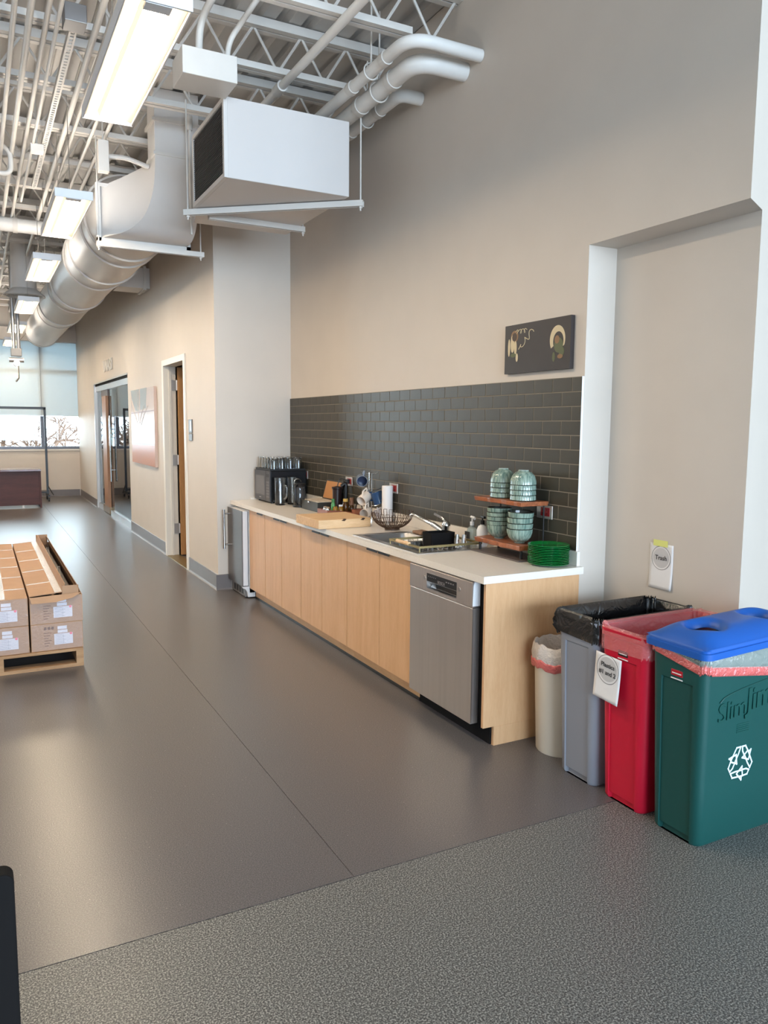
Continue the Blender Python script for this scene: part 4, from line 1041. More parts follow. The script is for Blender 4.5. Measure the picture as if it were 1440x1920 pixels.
# thick wooden board
t = thing('wooden_board', 'thick pale wooden block board overhanging the counter edge', 'cutting board', (0.15, 2.14, 0.88))
m = MB().box((-0.055, 1.935, 0.8805), (0.355, 2.37, 0.944)); m.build('block', PINE, t, bevel=0.003)
for (x, y) in ((0.14, 1.945), (0.29, 1.96)):
    MB().prism_dir([(x-0.02, 1.9343, 0.934), (x, 1.9343, 0.9445), (x+0.022, 1.9343, 0.9445), (x+0.006, 1.9343, 0.930)], (0, 0.03, 0)).build('finger_notch', mat('notch_dark', (60, 40, 26), 0.8), t)

# mug tree
t = thing('mug_tree', 'chrome mug stand hung with mugs in front of the backsplash', 'mug stand', (0.53, 2.30, 0.88))
tx, ty = 0.535, 2.30
MB().cyl((tx, ty, 0.8805), (tx, ty, 0.892), 0.07, n=28).build('base', CHROME, t, True)
MB().tube(bend([(tx-0.012, ty, 0.892), (tx-0.012, ty, 1.25), (tx+0.012, ty, 1.25), (tx+0.012, ty, 0.892)], 0.012), 0.005, 10).build('stem', CHROME, t, True)
def mug(c, r, h, ax, body, inner, label, hd, stripe=None):
    """mug with its opening along ax"""
    t = thing('mug', label, 'mug', c, 'mugs hanging on the stand')
    q = MB().lathe([(0.0, 0.0), (r*0.92, 0.0), (r, 0.006), (r, h), (r*0.93, h), (r*0.93, 0.008), (0.0, 0.008)], (0,0,0), 26)
    R = Vector(ax).to_track_quat('Z', 'Y').to_matrix(); C0 = Vector(c)
    q.v = [tuple(R @ Vector(p)+C0) for p in q.v]; q.build('cup', body, t, True)
    q = MB().lathe([(r*0.925, h*0.97), (r*0.92, 0.01), (0.0, 0.0095)], (0,0,0), 26); q.v = [tuple(R @ Vector(p)+C0) for p in q.v]; q.build('inside', inner, t, True)
    hv = Vector(hd).normalized(); axv = Vector(ax).normalized()
    pts = [C0+axv*(h*0.15)+hv*(r*0.97), C0+axv*(h*0.18)+hv*(r+0.032), C0+axv*(h*0.82)+hv*(r+0.032), C0+axv*(h*0.85)+hv*(r*0.97)]
    MB().tube(bend(pts, 0.022), 0.006, 10).build('handle', body, t, True)
    if stripe:
        q = MB()
        for k in range(9):
            a = radians(200+k*14); e = hv.cross(axv)
            p = C0+axv*(h*0.62)+(e*cos(a)+hv*sin(a))*(r+0.0012)
            q.box((p.x-0.002, p.y-0.002, p.z-0.003), (p.x+0.002, p.y+0.002, p.z+0.003))
        q.build('print', PAPER, t)
NAVY = mat('navy_ceramic', (40, 52, 82), 0.2); CREAMC = mat('cream_ceramic', (226, 212, 198), 0.2); BLUEC = mat('blue_ceramic', (34, 66, 104), 0.2); GREYC = mat('grey_ceramic', (190, 186, 190), 0.25)
mug((tx-0.065, ty+0.03, 1.20), 0.042, 0.085, (-0.35, -0.9, -0.15), mat('grey_blue_ceramic', (120, 130, 146), 0.25), NAVY, 'navy-lined mug hanging highest on the stand', (0.3, 0, 1))
mug((tx-0.035, ty-0.02, 1.075), 0.040, 0.09, (-0.8, -0.4, -0.45), CREAMC, CREAMC, 'cream mug hanging on the left below the navy one', (-0.1, -0.3, 1), None)
mug((tx+0.012, ty-0.075, 1.105), 0.046, 0.095, (0.25, -0.15, -0.95), BLUEC, BLUEC, 'blue mug with white dotted print', (-0.6, 0.7, 0.1), True)
mug((tx-0.04, ty-0.05, 0.955), 0.036, 0.085, (-0.75, -0.6, -0.15), CREAMC, CREAMC, 'cream mug hanging lowest on the left', (0.1, 0, 1))
mug((tx+0.01, ty-0.10, 0.975), 0.040, 0.085, (0.35, -0.35, -0.85), GREYC, GREYC, 'pale grey mug hanging lowest beside the towel roll', (-0.5, -0.7, 0.4))
for (dx, dy, z) in ((-0.05, 0.03, 1.245), (0.05, -0.02, 1.245), (-0.05, -0.03, 1.12), (0.05, -0.05, 1.12), (-0.05, -0.04, 1.0), (0.03, -0.07, 1.0)):
    MB().tube([(tx+(0.012 if dx > 0 else -0.012), ty, z-0.01), (tx+dx, ty+dy, z), (tx+dx*1.2, ty+dy*1.2, z+0.012)], 0.003, 6).build('arm', CHROME, t, True)
# paper towel roll
t = thing('paper_towel_roll', 'white upright paper towel roll behind the wire basket', 'paper towels', (0.565, 2.075, 0.88))
MB().cyl((0.565, 2.075, 0.8805), (0.565, 2.075, 0.89), 0.05, n=24).build('stand', STAINL, t, True)
MB().lathe([(0.012, 0.0), (0.040, 0.0), (0.041, 0.004), (0.041, 0.268), (0.040, 0.272), (0.012, 0.272)], (0.565, 2.075, 0.8902), 28).build('roll', PAPER, t, True)
MB().cyl((0.565, 2.075, 0.89), (0.565, 2.075, 1.15), 0.0118, n=14).build('core', CARD, t, True)

# wire fruit basket
t = thing('wire_basket', 'open brown wire fruit bowl beside the sink', 'basket', (0.425, 1.70, 0.88))
WIRE = mat('brown_wire', (84, 62, 48), 0.4, 0.5)
bx, by, bz, R0, Hb = 0.425, 1.735, 0.884, 0.148, 0.105
def bpt(a, s):   # s 0..1 from centre to rim
    r = R0*sin(s*pi/2*0.92)/sin(pi/2*0.92); return (bx+r*cos(a), by+r*sin(a), bz+Hb*(1-cos(s*pi/2*0.92))/(1-cos(pi/2*0.92)))
NS = 22
for k in range(NS):
    a = 2*pi*(k-0.28)/NS; b = 2*pi*(k+0.28)/NS; top = 1.0+random.choice((0, 0.02, 0.10))
    pa = [bpt(a, s/8) for s in range(2, 9)]; pb = [bpt(b, s/8) for s in range(2, 9)]
    ex = 0.02*random.random()+0.004
    pa.append((pa[-1][0], pa[-1][1], pa[-1][2]+ex)); pb.append((pb[-1][0], pb[-1][1], pb[-1][2]+ex))
    MB().tube(pa+pb[::-1], 0.0022, 6).build('wire_loop', WIRE, t, True)
for s in (0.25, 0.36, 0.55, 0.75):
    MB().tube([bpt(2*pi*k/40, s) for k in range(40)], 0.0022, 6, closed=True).build('wire_ring', WIRE, t, True)
MB().lathe([(0.05, -0.0035), (0.054, -0.0035), (0.054, 0.006), (0.05, 0.006), (0.05, -0.0035)], (bx, by, bz), 30).build('foot_ring', WIRE, t, True)

# =================================================================== things on the walls
ARTB = mat('dark_art_ground', (52, 44, 42), 0.5, noise=0.2, nscale=5)
t = thing('wall_art', 'dark unframed picture above the backsplash with pale figures at both sides', 'picture', (0.62, 0.415, 1.915))
box('panel', (0.608, 0.132, 1.916), (XW-0.001, 0.700, 2.192), ARTB, t)
def blob(name, pts, m, parent, x=0.6072, th=0.0007):
    MB().prism_dir([(x, y, z) for y, z in pts], (th, 0, 0)).build(name, m, parent)
def ell(cy, cz, ry, rz, n=22, a0=0, a1=360): return [(cy+ry*cos(radians(a0+(a1-a0)*k/n)), cz+rz*sin(radians(a0+(a1-a0)*k/n))) for k in range(n)]
CRM = mat('art_cream', (206, 188, 152), 0.6); OLV = mat('art_olive', (92, 96, 66), 0.6); BRN = mat('art_brown', (138, 104, 72), 0.6); DKB = mat('art_dark_brown', (74, 58, 48), 0.6)
# generic pale shapes: a crescent and a green-brown mass at the right, a cream cluster with a curl at the left
o = ell(0.235, 2.075, 0.062, 0.075, 26, -35, 215); i_ = ell(0.228, 2.065, 0.042, 0.052, 26, 215, -35)
blob('pale_crescent', o+i_, CRM, t)
blob('olive_patch', ell(0.225, 2.045, 0.036, 0.040), OLV, t, 0.6068); blob('brown_patch', ell(0.238, 2.075, 0.020, 0.022), BRN, t, 0.6066)
blob('olive_patch', ell(0.200, 2.010, 0.022, 0.026), OLV, t, 0.6067); blob('olive_patch', ell(0.262, 1.985, 0.012, 0.026), OLV, t, 0.6067); blob('brown_patch', ell(0.21, 1.985, 0.022, 0.012), BRN, t, 0.6065)
blob('cream_patch', ell(0.628, 2.085, 0.018, 0.050), CRM, t); blob('cream_patch', ell(0.600, 2.06, 0.012, 0.040), CRM, t); blob('cream_patch', ell(0.66, 2.065, 0.010, 0.05), CRM, t); blob('cream_patch', ell(0.585, 2.005, 0.010, 0.024), CRM, t)
blob('brown_ring', ell(0.61, 2.125, 0.034, 0.034, 22, 0, 360), BRN, t, 0.6073); blob('dark_patch', ell(0.61, 2.122, 0.022, 0.024), DKB, t, 0.6069); blob('olive_patch', ell(0.62, 2.02, 0.026, 0.012), OLV, t, 0.6069)
MB().tube([(0.607, 0.57-0.13*k/24-0.01*sin(k*0.9), 2.05+0.10*k/24+0.016*sin(k*0.7)) for k in range(25)], 0.0024, 5).build('curl_line', CRM, t)
MB().tube([(0.607, 0.60-0.10*k/24-0.012*sin(k*0.8), 2.15+0.012*sin(k*0.9)) for k in range(25)], 0.0020, 5).build('curl_line', CRM, t)

t = thing('canvas_painting', 'large glossy abstract canvas in pink and grey on the corridor wall', 'painting', (XC-0.02, 7.8, 1.05))
box('canvas', (XC-0.035, 6.97, 1.065), (XC-0.001, 8.60, 2.085), mat('canvas_pink', (206, 184, 174), 0.25, noise=0.12, nscale=3, spec=0.35), t)
gl = lambda n, c: mat(n, c, 0.25, spec=0.35)
xx = XC-0.0357
blob('grey_block', [(8.25, 1.80), (8.0, 1.78), (7.95, 2.085), (8.58, 2.085), (8.5, 1.95)], gl('p_grey', (150, 152, 152)), t, xx)
blob('grey_block', [(7.9, 1.80), (7.5, 1.82), (7.42, 2.085), (7.88, 2.085)], gl('p_grey', (150, 152, 152)), t, xx)
blob('pink_band', [(6.98, 1.34), (8.59, 1.32), (8.59, 1.07), (6.98, 1.07)], gl('p_salmon', (196, 142, 122)), t, xx)
blob('brown_line', [(6.98, 1.775), (8.59, 1.755), (8.59, 1.77), (6.98, 1.79)], gl('p_brown', (150, 120, 116)), t, xx-0.0004)
blob('brown_line', [(6.98, 1.345), (8.59, 1.325), (8.59, 1.34), (6.98, 1.36)], gl('p_brown', (150, 120, 116)), t, xx-0.0004)
for a in (((8.5, 1.95), (8.1, 1.62)), ((8.05, 2.05), (8.0, 1.65)), ((7.6, 1.85), (7.95, 1.62)), ((7.35, 1.85), (7.85, 1.6))):
    MB().tube([(xx+0.003, a[0][0], a[0][1]), (xx+0.003, (a[0][0]+a[1][0])/2+0.05, (a[0][1]+a[1][1])/2), (xx+0.003, a[1][0], a[1][1])], 0.007, 6).build('brush_stroke', gl('p_white', (224, 212, 206)), t)
t = thing('room_plaque', 'grey room plaque with card slot beside the wooden door', 'sign', (XC, 5.24, 1.43))
box('plate', (XC-0.012, 5.16, 1.52), (XC-0.001, 5.30, 1.665), mat('plaque_grey', (112, 110, 108), 0.45, 0.3), t, 0.003)
box('window_strip', (XC-0.0135, 5.185, 1.545), (XC-0.011, 5.225, 1.645), mat('plaque_light', (196, 196, 192), 0.2), t)
box('lower_plate', (XC-0.012, 5.16, 1.44), (XC-0.001, 5.30, 1.512), mat('plaque_grey', (150, 148, 144), 0.35, 0.5), t, 0.003)

# paper signs
def sheet_sign(name, label, c, w, h, tilt, lines, tsize, ringr, parentcol, curl, tape):
    """paper facing -x; c is its centre; local u runs to -y, v up"""
    t = thing(name, label, 'sign', c)
    U = Vector((0, -cos(tilt), sin(tilt))); V = Vector((0, sin(tilt), cos(tilt))); Nn = Vector((-1, 0, 0)); C0 = Vector(c)
    def P(u, v, d=0): return C0+U*u+V*v+Nn*d
    def bowf(u, v): return curl*max(0.0, (-v/h+0.1))**2*(1+0.8*u/w)
    MB().grid(lambda a, b: P((a-0.5)*w, (b-0.5)*h, bowf((a-0.5)*w, (b-0.5)*h)), 10, 14).build('paper_sheet', PAPER, t, True, solid=0.0006)
    cv = 0.045*h/0.24
    MB().grid(lambda a, b: P(ringr*0.86*b*cos(2*pi*a), cv+ringr*0.86*b*sin(2*pi*a), 0.0012+bowf(0, cv-ringr*0.4)), 36, 1).build('grey_disc', mat('disc_grey', (196, 192, 190), 0.7), t)
    MB().grid(lambda a, b: P((ringr+0.002*b)*cos(2*pi*a), cv+(ringr+0.002*b)*sin(2*pi*a), 0.0016+bowf(0, cv-ringr*0.4)), 44, 1).build('ring_line', mat('ring_%s' % name, parentcol, 0.7), t)
    for k, s in enumerate(lines):
        text('lettering', s, tsize, P(0, cv+(len(lines)-1)*tsize*0.6-k*tsize*1.2, 0.0022+bowf(0, cv-ringr*0.4)), U, V, INK, t, 0.0002, 0.0004)
    if tape: MB().box(tuple(P(-0.05, h/2-0.012, 0.002)), tuple(P(0.04, h/2+0.018, 0.0035))).build('tape_strip', mat('yellow_tape', (222, 222, 130), 0.5), t)
    return t
sheet_sign('paper_sign', 'white paper sign reading Trash taped to the recess wall', (0.8235, -0.343, 0.925), 0.148, 0.225, radians(0.5), ['Trash'], 0.032, 0.058, (70, 64, 64), 0.02, True)
sheet_sign('paper_sign', 'white paper sign reading Plastics on the red bin', (0.180, -0.665, 0.545), 0.150, 0.200, radians(-3), ['Plastics', '#1 and 2'], 0.0275, 0.062, (120, 66, 66), 0.012, False)

# =================================================================== bins
def bin_ring(cx, cy, hx, hy, r, z, notch, nw=0.072, n=5):
    """rounded rectangle with a shallow recess in the -x end"""
    pts = rrect(cx, cy, hx, hy, r, z, n)
    # find the run between corner 2 (top left) and corner 3 (bottom left) on the -x side
    k = 2*(n+1)
    x = cx-hx
    ins = [(x, cy+nw+0.004, z), (x+notch, cy+nw-0.002, z), (x+notch, cy+0.02, z), (x+notch, cy-0.02, z), (x+notch, cy-nw+0.002, z), (x, cy-nw-0.004, z)]
    return pts[:k]+ins+pts[k:]
def slim_bin(cx, cy, m, label, badge):
    t = thing('slim_bin', label, 'bin', (cx, cy, 0), 'slim rectangular bins')
    def S(z): f = z/0.76; return 0.272+0.026*f, 0.113+0.020*f
    rings = []
    for z, nt in ((0.0, 0.012), (0.012, 0.022), (0.22, 0.022), (0.59, 0.022), (0.62, 0.018), (0.64, 0.0), (0.725, 0.0)):
        hx, hy = S(z); e = 0.006 if z == 0.0 else 0
        rings.append(bin_ring(cx, cy, hx-e, hy-e, 0.035, z, nt))
    hx, hy = S(0.735)
    for z, o in ((0.728, 0.006), (0.758, 0.007), (0.762, 0.003), (0.762, -0.003), (0.74, -0.006)):
        rings.append(bin_ring(cx, cy, hx+o, hy+o, 0.035, z, 0))
    for z in (0.70, 0.03):
        hx, hy = S(z); rings.append(bin_ring(cx, cy, hx-0.006, hy-0.006, 0.03, z, 0))
    MB().loft(rings).build('bin_body', m, t, True, sharp=35)
    hx, hy = S(0.22)
    box('seam_line', (cx-hx+0.0208, cy-0.066, 0.217), (cx-hx+0.0225, cy+0.066, 0.219), VOID, t)
    if badge:
        hx, hy = S(0.67)
        b = box('badge', (cx-hx-0.001, cy-0.028, 0.655), (cx-hx+0.003, cy+0.028, 0.680), mat('badge_dark', (40, 16, 20), 0.4) if badge == 'dark' else mat('badge_red', (176, 24, 40), 0.35), t, 0.004)
        box('badge_line', (cx-hx-0.001, cy-0.028, 0.642), (cx-hx+0.003, cy+0.028, 0.646), PAPER, t)
        box('badge_line', (cx-hx-0.0018, cy-0.022, 0.664), (cx-hx+0.003, cy+0.022, 0.668), PAPER, b)
    return t, S
def liner(name, label, cx, cy, S, m, drop, seed, part=None, hem=None, top=0.772, inner=0.45, puff=0.012, droop=None, tight=()):
    rnd = random.Random(seed); N = 140
    ph = [(rnd.uniform(0, 6.28), rnd.choice((3, 5, 8, 13, 21, 34, 43)), rnd.uniform(0.4, 1.0)) for _ in range(12)]
    def nz(a, q): return sum(w*sin(f*a+p+q*3) for p, f, w in ph)/4.0
    hx, hy = S(0.75)
    def ring(off, z, amp, zamp, q, dr=0):
        base = rrect(cx, cy, hx, hy, 0.035, z, N//4-1); out = []
        for k, p in enumerate(base):
            a = 2*pi*k/len(base); d = Vector((p[0]-cx, p[1]-cy, 0)).normalized()
            # push along the local outward normal of the rectangle
            nx = 1 if p[0]-cx > hx-0.036 else (-1 if p[0]-cx < -hx+0.036 else 0); ny = 1 if p[1]-cy > hy-0.036 else (-1 if p[1]-cy < -hy+0.036 else 0)
            nv = Vector((nx, ny, 0)); nv = nv.normalized() if nv.length else d
            o = off+amp*nz(a, q); zz = z+zamp*nz(a, q+1.7)
            if ny in tight and o > 0.0088: o = 0.0088-0.0006*sin(9*a)
            if dr and droop: zz += droop(p[0], p[1])*dr
            out.append((p[0]+nv.x*o, p[1]+nv.y*o, zz))
        return out
    t = thing(name, label, 'bin liner', (cx, cy, top))
    rings = [ring(-0.045, inner, 0.008, 0.0, 0), ring(-0.038, 0.60, 0.006, 0.0, 0.3), ring(-0.026, 0.72, 0.004, 0.0, 0.6), ring(-0.014, top-0.004, 0.003, 0.006, 0.8),
             ring(0.002, top+0.004, 0.003, 0.007, 1.0), ring(0.016, top-0.004, 0.004, 0.006, 1.2), ring(0.016+puff, top-0.25*drop, 0.007, 0.008, 1.4, 0.25), ring(0.018+puff, top-0.5*drop, 0.010, 0.010, 2.2, 0.5), ring(0.017+puff, top-0.75*drop, 0.010, 0.010, 2.9, 0.75), ring(0.013, top-drop, 0.005, 0.012, 3.4, 1)]
    MB().loft(rings, cap0=True, cap1=False).build('bag', m, t, True, sharp=70)
    if hem:
        MB().loft([ring(0.0145, top-drop+0.012, 0.004, 0.012, 3.4, 1), ring(0.019, top-drop+0.006, 0.005, 0.012, 3.4, 1), ring(0.018, top-drop-0.02, 0.005, 0.012, 3.4, 1), ring(0.0135, top-drop-0.024, 0.005, 0.012, 3.4, 1)], cap0=False, cap1=False).build('drawstring_hem', hem, t, True)
    return t
gb, S = slim_bin(0.49, -0.452, BINGRAY, 'grey slim bin with black liner beside the counter', None)
liner('black_liner', 'black plastic liner folded over the grey bin', 0.49, -0.452, S, BAGBLACK, 0.105, 11, puff=0.008, tight=(-1,))
rb, S = slim_bin(0.49, -0.735, BINRED, 'red slim bin between the grey and green bins', 'dark')
liner('pink_liner', 'translucent pink liner folded over the red bin', 0.49, -0.735, S, BAGPINK, 0.10, 12, puff=0.006, tight=(-1, 1))
gn, S = slim_bin(0.49, -1.018, BINGREEN, 'green slim recycling bin with blue lid', 'red')
liner('clear_liner', 'clear liner with red drawstring hanging out of the green bin', 0.49, -1.018, S, BAGCLEAR, 0.035, 13, hem=BAGRED, puff=0.004, top=0.768, tight=(1,),
      droop=lambda x, y: (-0.012-0.075*max(0.0, min(1.0, (x-0.22)/0.35))) if y < -1.05 else 0.022-0.034*max(0.0, min(1.0, (-0.93-y)/0.12)))
# raised lettering, hand mark and recycling arrows on the long side
sy = lambda z: -1.018-(0.113+0.020*z/0.76)-0.0006
text('raised_lettering', 'Slim', 0.105, (0.360, sy(0.61)-0.0004, 0.535), (1, 0, 0.10), (0, 0, 1), mat('green_plastic_deep', (10, 70, 64), 0.45), gn, 0.0012, 0.0, 0.95)
text('raised_lettering', 'Jim', 0.125, (0.515, sy(0.64)-0.0004, 0.565), (1, 0, 0.10), (0, 0, 1), mat('green_plastic_deep', (10, 70, 64), 0.45), gn, 0.0012, 0.003, 0.95)
MB().tube([(0.285+0.36*k/16, sy(0.64)-0.0005, 0.575+0.065*(k/16)**0.5) for k in range(17)], 0.0025, 6).build('raised_arc', mat('green_plastic_deep', (10, 70, 64), 0.45), gn)
em = MB()
for k in range(5): em.box((0.395, sy(0.46)-0.001, 0.435+0.008*k), (0.465, sy(0.46)+0.002, 0.439+0.008*k))
em.build('raised_mark', mat('green_plastic_deep', (10, 70, 64), 0.45), gn)
WSYM = mat('white_print', (216, 232, 238), 0.5)
def ribbon(pts, w, cx, cz, y, closed=True):
    """outline strokes on a plane facing -y"""
    mb = MB(); n = len(pts)
    for i in range(n if closed else n-1):
        a = Vector((pts[i][0], pts[i][1])); b = Vector((pts[(i+1) % n][0], pts[(i+1) % n][1])); d = (b-a).normalized(); q = Vector((-d.y, d.x))*w/2; a = a-d*w/2; b = b+d*w/2
        mb.prism_dir([(cx+p.x, y-0.00015*(i % 4), cz+p.y) for p in (a+q, b+q, b-q, a-q)], (0, 0.0006, 0))
    return mb
rc = (0.432, 0.308); R = 0.062
for k in range(3):
    th = radians(120*k)
    def rt(p): return (1.16*(p[0]*cos(th)-p[1]*sin(th)), 1.16*(p[0]*sin(th)+p[1]*cos(th)))
    arm1 = [(-0.050, 0.012), (-0.022, 0.056), (-0.002, 0.056), (-0.012, 0.034), (-0.030, 0.004)]
    arm2 = [(0.006, 0.056), (0.022, 0.056), (0.038, 0.032), (0.050, 0.038), (0.040, 0.004), (0.008, 0.016), (0.018, 0.022), (0.008, 0.040)]
    for arm in (arm1, arm2):
        ribbon([rt(p) for p in arm], 0.0066, rc[0], rc[1], sy(rc[1])-0.0012).build('recycling_arrow', WSYM, gn)
# blue lid with two bottle openings, lifted a little at the back
t = thing('bin_lid', 'blue recycling lid with round openings on the green bin', 'lid', (0.49, -1.018, 0.775))
HX, HY = 0.312, 0.146
def lid_z(x, y):
    u = abs(x)/HX; v = abs(y)/HY
    return 0.052*(1-max(0, (v-0.25)/0.75)**2.2)*(1-max(0, (u-0.55)/0.45)**2.5)
lm = MB(); NA = 56
for s in (-1, 1):
    hc = s*HX*0.50
    rings = []
    xr, xl = (HX-hc, hc) if s > 0 else (-hc, HX+hc)
    angs = sorted([2*pi*(k+0.5)/NA for k in range(NA)]+[math.atan2(b_, a_) % (2*pi) for a_ in (xr, -xl) for b_ in (HY, -HY)])
    for q in range(12):
        ring = []
        for a in angs:
            c, sn = cos(a), sin(a)
            # distance to the half-rectangle boundary along the ray
            xm = (HX-hc if c > 0 else hc) if s > 0 else (-hc if c > 0 else HX+hc)
            lim = min(xm/abs(c) if abs(c) > 1e-6 else 9, HY/abs(sn) if abs(sn) > 1e-6 else 9)
            f = max(0.0, (q-4)/7.0); r0 = 0.090
            r = (0.058, 0.060, 0.068, 0.079, 0.090)[q] if q < 4 else r0+(lim-r0)*f
            x, y = hc+r*c, r*sn
            z = lid_z(x, y)
            if q < 4: z = lid_z(hc+r0*c, r0*sn)-(0.034, 0.024, 0.012, 0.004)[q]
            ring.append((0.49+x, -1.018+y, 0.79+z))
        rings.append(ring)
    lm.loft(rings, cap0=False, cap1=False)
top = lm.build('lid_top', LIDBLUE, t, True, sharp=75)
sk = MB().loft([rrect(0.49, -1.018, HX, HY, 0.03, 0.792, 6), rrect(0.49, -1.018, HX+0.004, HY+0.004, 0.032, 0.786, 6), rrect(0.49, -1.018, HX+0.004, HY+0.004, 0.032, 0.778, 6), rrect(0.49, -1.018, HX+0.010, HY+0.010, 0.036, 0.776, 6), rrect(0.49, -1.018, HX+0.010, HY+0.010, 0.036, 0.752, 6),
                rrect(0.49, -1.018, HX+0.006, HY+0.006, 0.034, 0.752, 6), rrect(0.49, -1.018, HX+0.002, HY+0.002, 0.034, 0.78, 6)], cap0=False, cap1=False)
sk.build('lid_skirt', LIDBLUE, t, True, sharp=35)
t.rotation_euler = (0, radians(-2.2), 0); t.location.z += 0.016

# small round waste basket
t = thing('waste_basket', 'small round cream waste basket between counter and grey bin', 'bin', (0.365, -0.165, 0))
WC = (0.375, -0.162, 0)
MB().lathe([(0.0, 0.0), (0.118, 0.0), (0.122, 0.006), (0.142, 0.52), (0.145, 0.525), (0.145, 0.535), (0.138, 0.535), (0.118, 0.012), (0.0, 0.012)], WC, 36).build('basket_body', mat('cream_plastic', (226, 214, 196), 0.4), t, True)
rnd = random.Random(5)
t2 = thing('white_liner', 'white liner with pink drawstring over the cream waste basket', 'bin liner', (0.365, -0.165, 0.53))
ph = [(rnd.uniform(0, 6), f) for f in (4, 7, 11, 17)]
def wn(a): return sum(sin(f*a+p) for p, f in ph)/4
NW = 72
rr = [(0.125, 0.38, 0.003), (0.134, 0.535, 0.002), (0.140, 0.549, 0.002), (0.149, 0.545, 0.002), (0.155, 0.50, 0.005), (0.151, 0.465, 0.003)]
MB().loft([[(WC[0]+(r+q*wn(2*pi*k/NW))*cos(2*pi*k/NW), WC[1]+(r+q*wn(2*pi*k/NW))*sin(2*pi*k/NW), z+0.012*wn(2*pi*k/NW+1)) for k in range(NW)] for r, z, q in rr], cap0=True, cap1=False).build('bag', BAGWHITE, t2, True, sharp=70)
MB().loft([[(WC[0]+(r+q*wn(2*pi*k/NW))*cos(2*pi*k/NW), WC[1]+(r+q*wn(2*pi*k/NW))*sin(2*pi*k/NW), z+0.012*wn(2*pi*k/NW+1)) for k in range(NW)] for r, z, q in ((0.150, 0.475, 0.003), (0.157, 0.468, 0.004), (0.156, 0.44, 0.004), (0.147, 0.43, 0.003))], cap0=False, cap1=False).build('drawstring_hem', BAGRED, t2, True)

# =================================================================== pallet with long cartons
PX0, PX1, PY0, PY1 = -2.60, -1.59, 2.33, 4.95
t = thing('pallet', 'low wooden pallet under the cartons', 'pallet', (-2.0, 3.5, 0))
for y in (PY0, PY0+0.55, PY0+1.25, PY0+1.95, PY1-0.10):
    box('bottom_board', (PX0, y, 0.0), (PX1, y+0.10, 0.022), PALLETW, t)
for x in (PX0, (PX0+PX1)/2-0.02, PX1-0.045):
    box('stringer', (x, PY0, 0.022), (x+0.045, PY1, 0.105), PALLETW, t)
y = PY0
while y < PY1-0.05:
    box('deck_board', (PX0, y, 0.105), (PX1, y+0.09, 0.123), PALLETW, t); y += 0.147
def carton_labels(t, x0, x1, z0, z1, y, full):
    cx = x0+(x1-x0)*0.60
    d = MB().box((x0+(x1-x0)*0.44, y-0.0012, z0+0.035), (x0+(x1-x0)*0.80, y-0.0002, z0+0.108)); o = d.build('shipping_label', mat('label_paper', (206, 204, 212), 0.5), t)
    for k in range(6): box('print_line', (x0+(x1-x0)*0.46, y-0.0016, z0+0.043+0.011*k), (x0+(x1-x0)*0.60 if k % 2 else x0+(x1-x0)*0.66, y-0.0011, z0+0.045+0.011*k), mat('faint_ink', (150, 150, 164), 0.6), o)
    box('label_divider', (x0+(x1-x0)*0.615, y-0.0016, z0+0.04), (x0+(x1-x0)*0.62, y-0.0011, z0+0.103), mat('faint_ink', (150, 150, 164), 0.6), o)
    d = MB(); dc = Vector((x0+(x1-x0)*0.765, y-0.0018, z0+0.103)); d.prism_dir([(dc.x+0.0085*cos(a*pi/8), dc.y, dc.z+0.0085*sin(a*pi/8)) for a in range(16)], (0, 0.0004, 0)); d.build('pink_dot', mat('pink_sticker', (232, 120, 140), 0.5), o)
    box('small_label', (x0+(x1-x0)*0.51, y-0.0012, z0+0.112), (x0+(x1-x0)*0.70, y-0.0002, z0+0.132), mat('label_paper', (206, 204, 212), 0.5), t)
    box('small_label', (x0+(x1-x0)*0.51, y-0.0012, z0+0.136), (x0+(x1-x0)*0.69, y-0.0002, z0+0.158), mat('label_paper', (206, 204, 212), 0.5), t)
    if full:
        for k in range(6): box('stencil_line', (x0+(x1-x0)*0.25, y-0.001, z0+0.03+0.017*k), (x0+(x1-x0)*(0.33+0.06*((k*7) % 3)/2), y-0.0002, z0+0.035+0.017*k), mat('stencil_ink', (120, 84, 62), 0.8), t)
        for k in range(3): box('stencil_icon', (x0+(x1-x0)*(0.25+0.07*k), y-0.001, z0+0.140), (x0+(x1-x0)*(0.30+0.07*k), y-0.0002, z0+0.158), mat('stencil_dark', (96, 66, 50), 0.8), t)
    # stretch-wrap glare on the end
    MB().grid(lambda a, b: (x0+0.004+a*(x1-x0-0.008), y-0.0026-0.001*sin(a*19+b*7), z0+0.004+b*(z1-z0-0.008)), 12, 6).build('wrap_film', WRAP, t, True)
CY1 = 4.90
def closed_carton(x0, x1, z0, z1, label, y0=2.345, top=True):
    t = thing('long_carton', label, 'carton', ((x0+x1)/2, (y0+CY1)/2, z0), 'long cartons on the pallet')
    MB().box((x0, y0, z0), (x1, CY1, z1)).build('carton_body', CARD, t, bevel=0.003)
    carton_labels(t, x0, x1, z0, z1, y0, True)
    if top:
        box('seam_tape', ((x0+x1)/2-0.03, y0+0.005, z1+0.0002), ((x0+x1)/2+0.03, CY1-0.01, z1+0.0012), TAPE, t)
        for k in range(5): box('cross_tape', (x0+0.004, y0+0.30+0.46*k, z1+0.0013), (x1-0.004, y0+0.325+0.46*k, z1+0.002), TAPE, t)
    return t
Z0, Z1, Z2 = 0.124, 0.305, 0.488
closed_carton(-1.905, -1.588, Z0, Z1, 'long carton on the pallet, lower one on the right', top=False)
closed_carton(-2.235, -1.915, Z0, Z1, 'long carton on the pallet, lower one at the left', top=False)
closed_carton(-2.235, -1.915, Z1+0.001, Z2, 'long taped carton on the pallet, upper one at the left')
closed_carton(-2.565, -2.245, Z0, Z1, 'long carton cut off by the left edge, lower one', top=False)
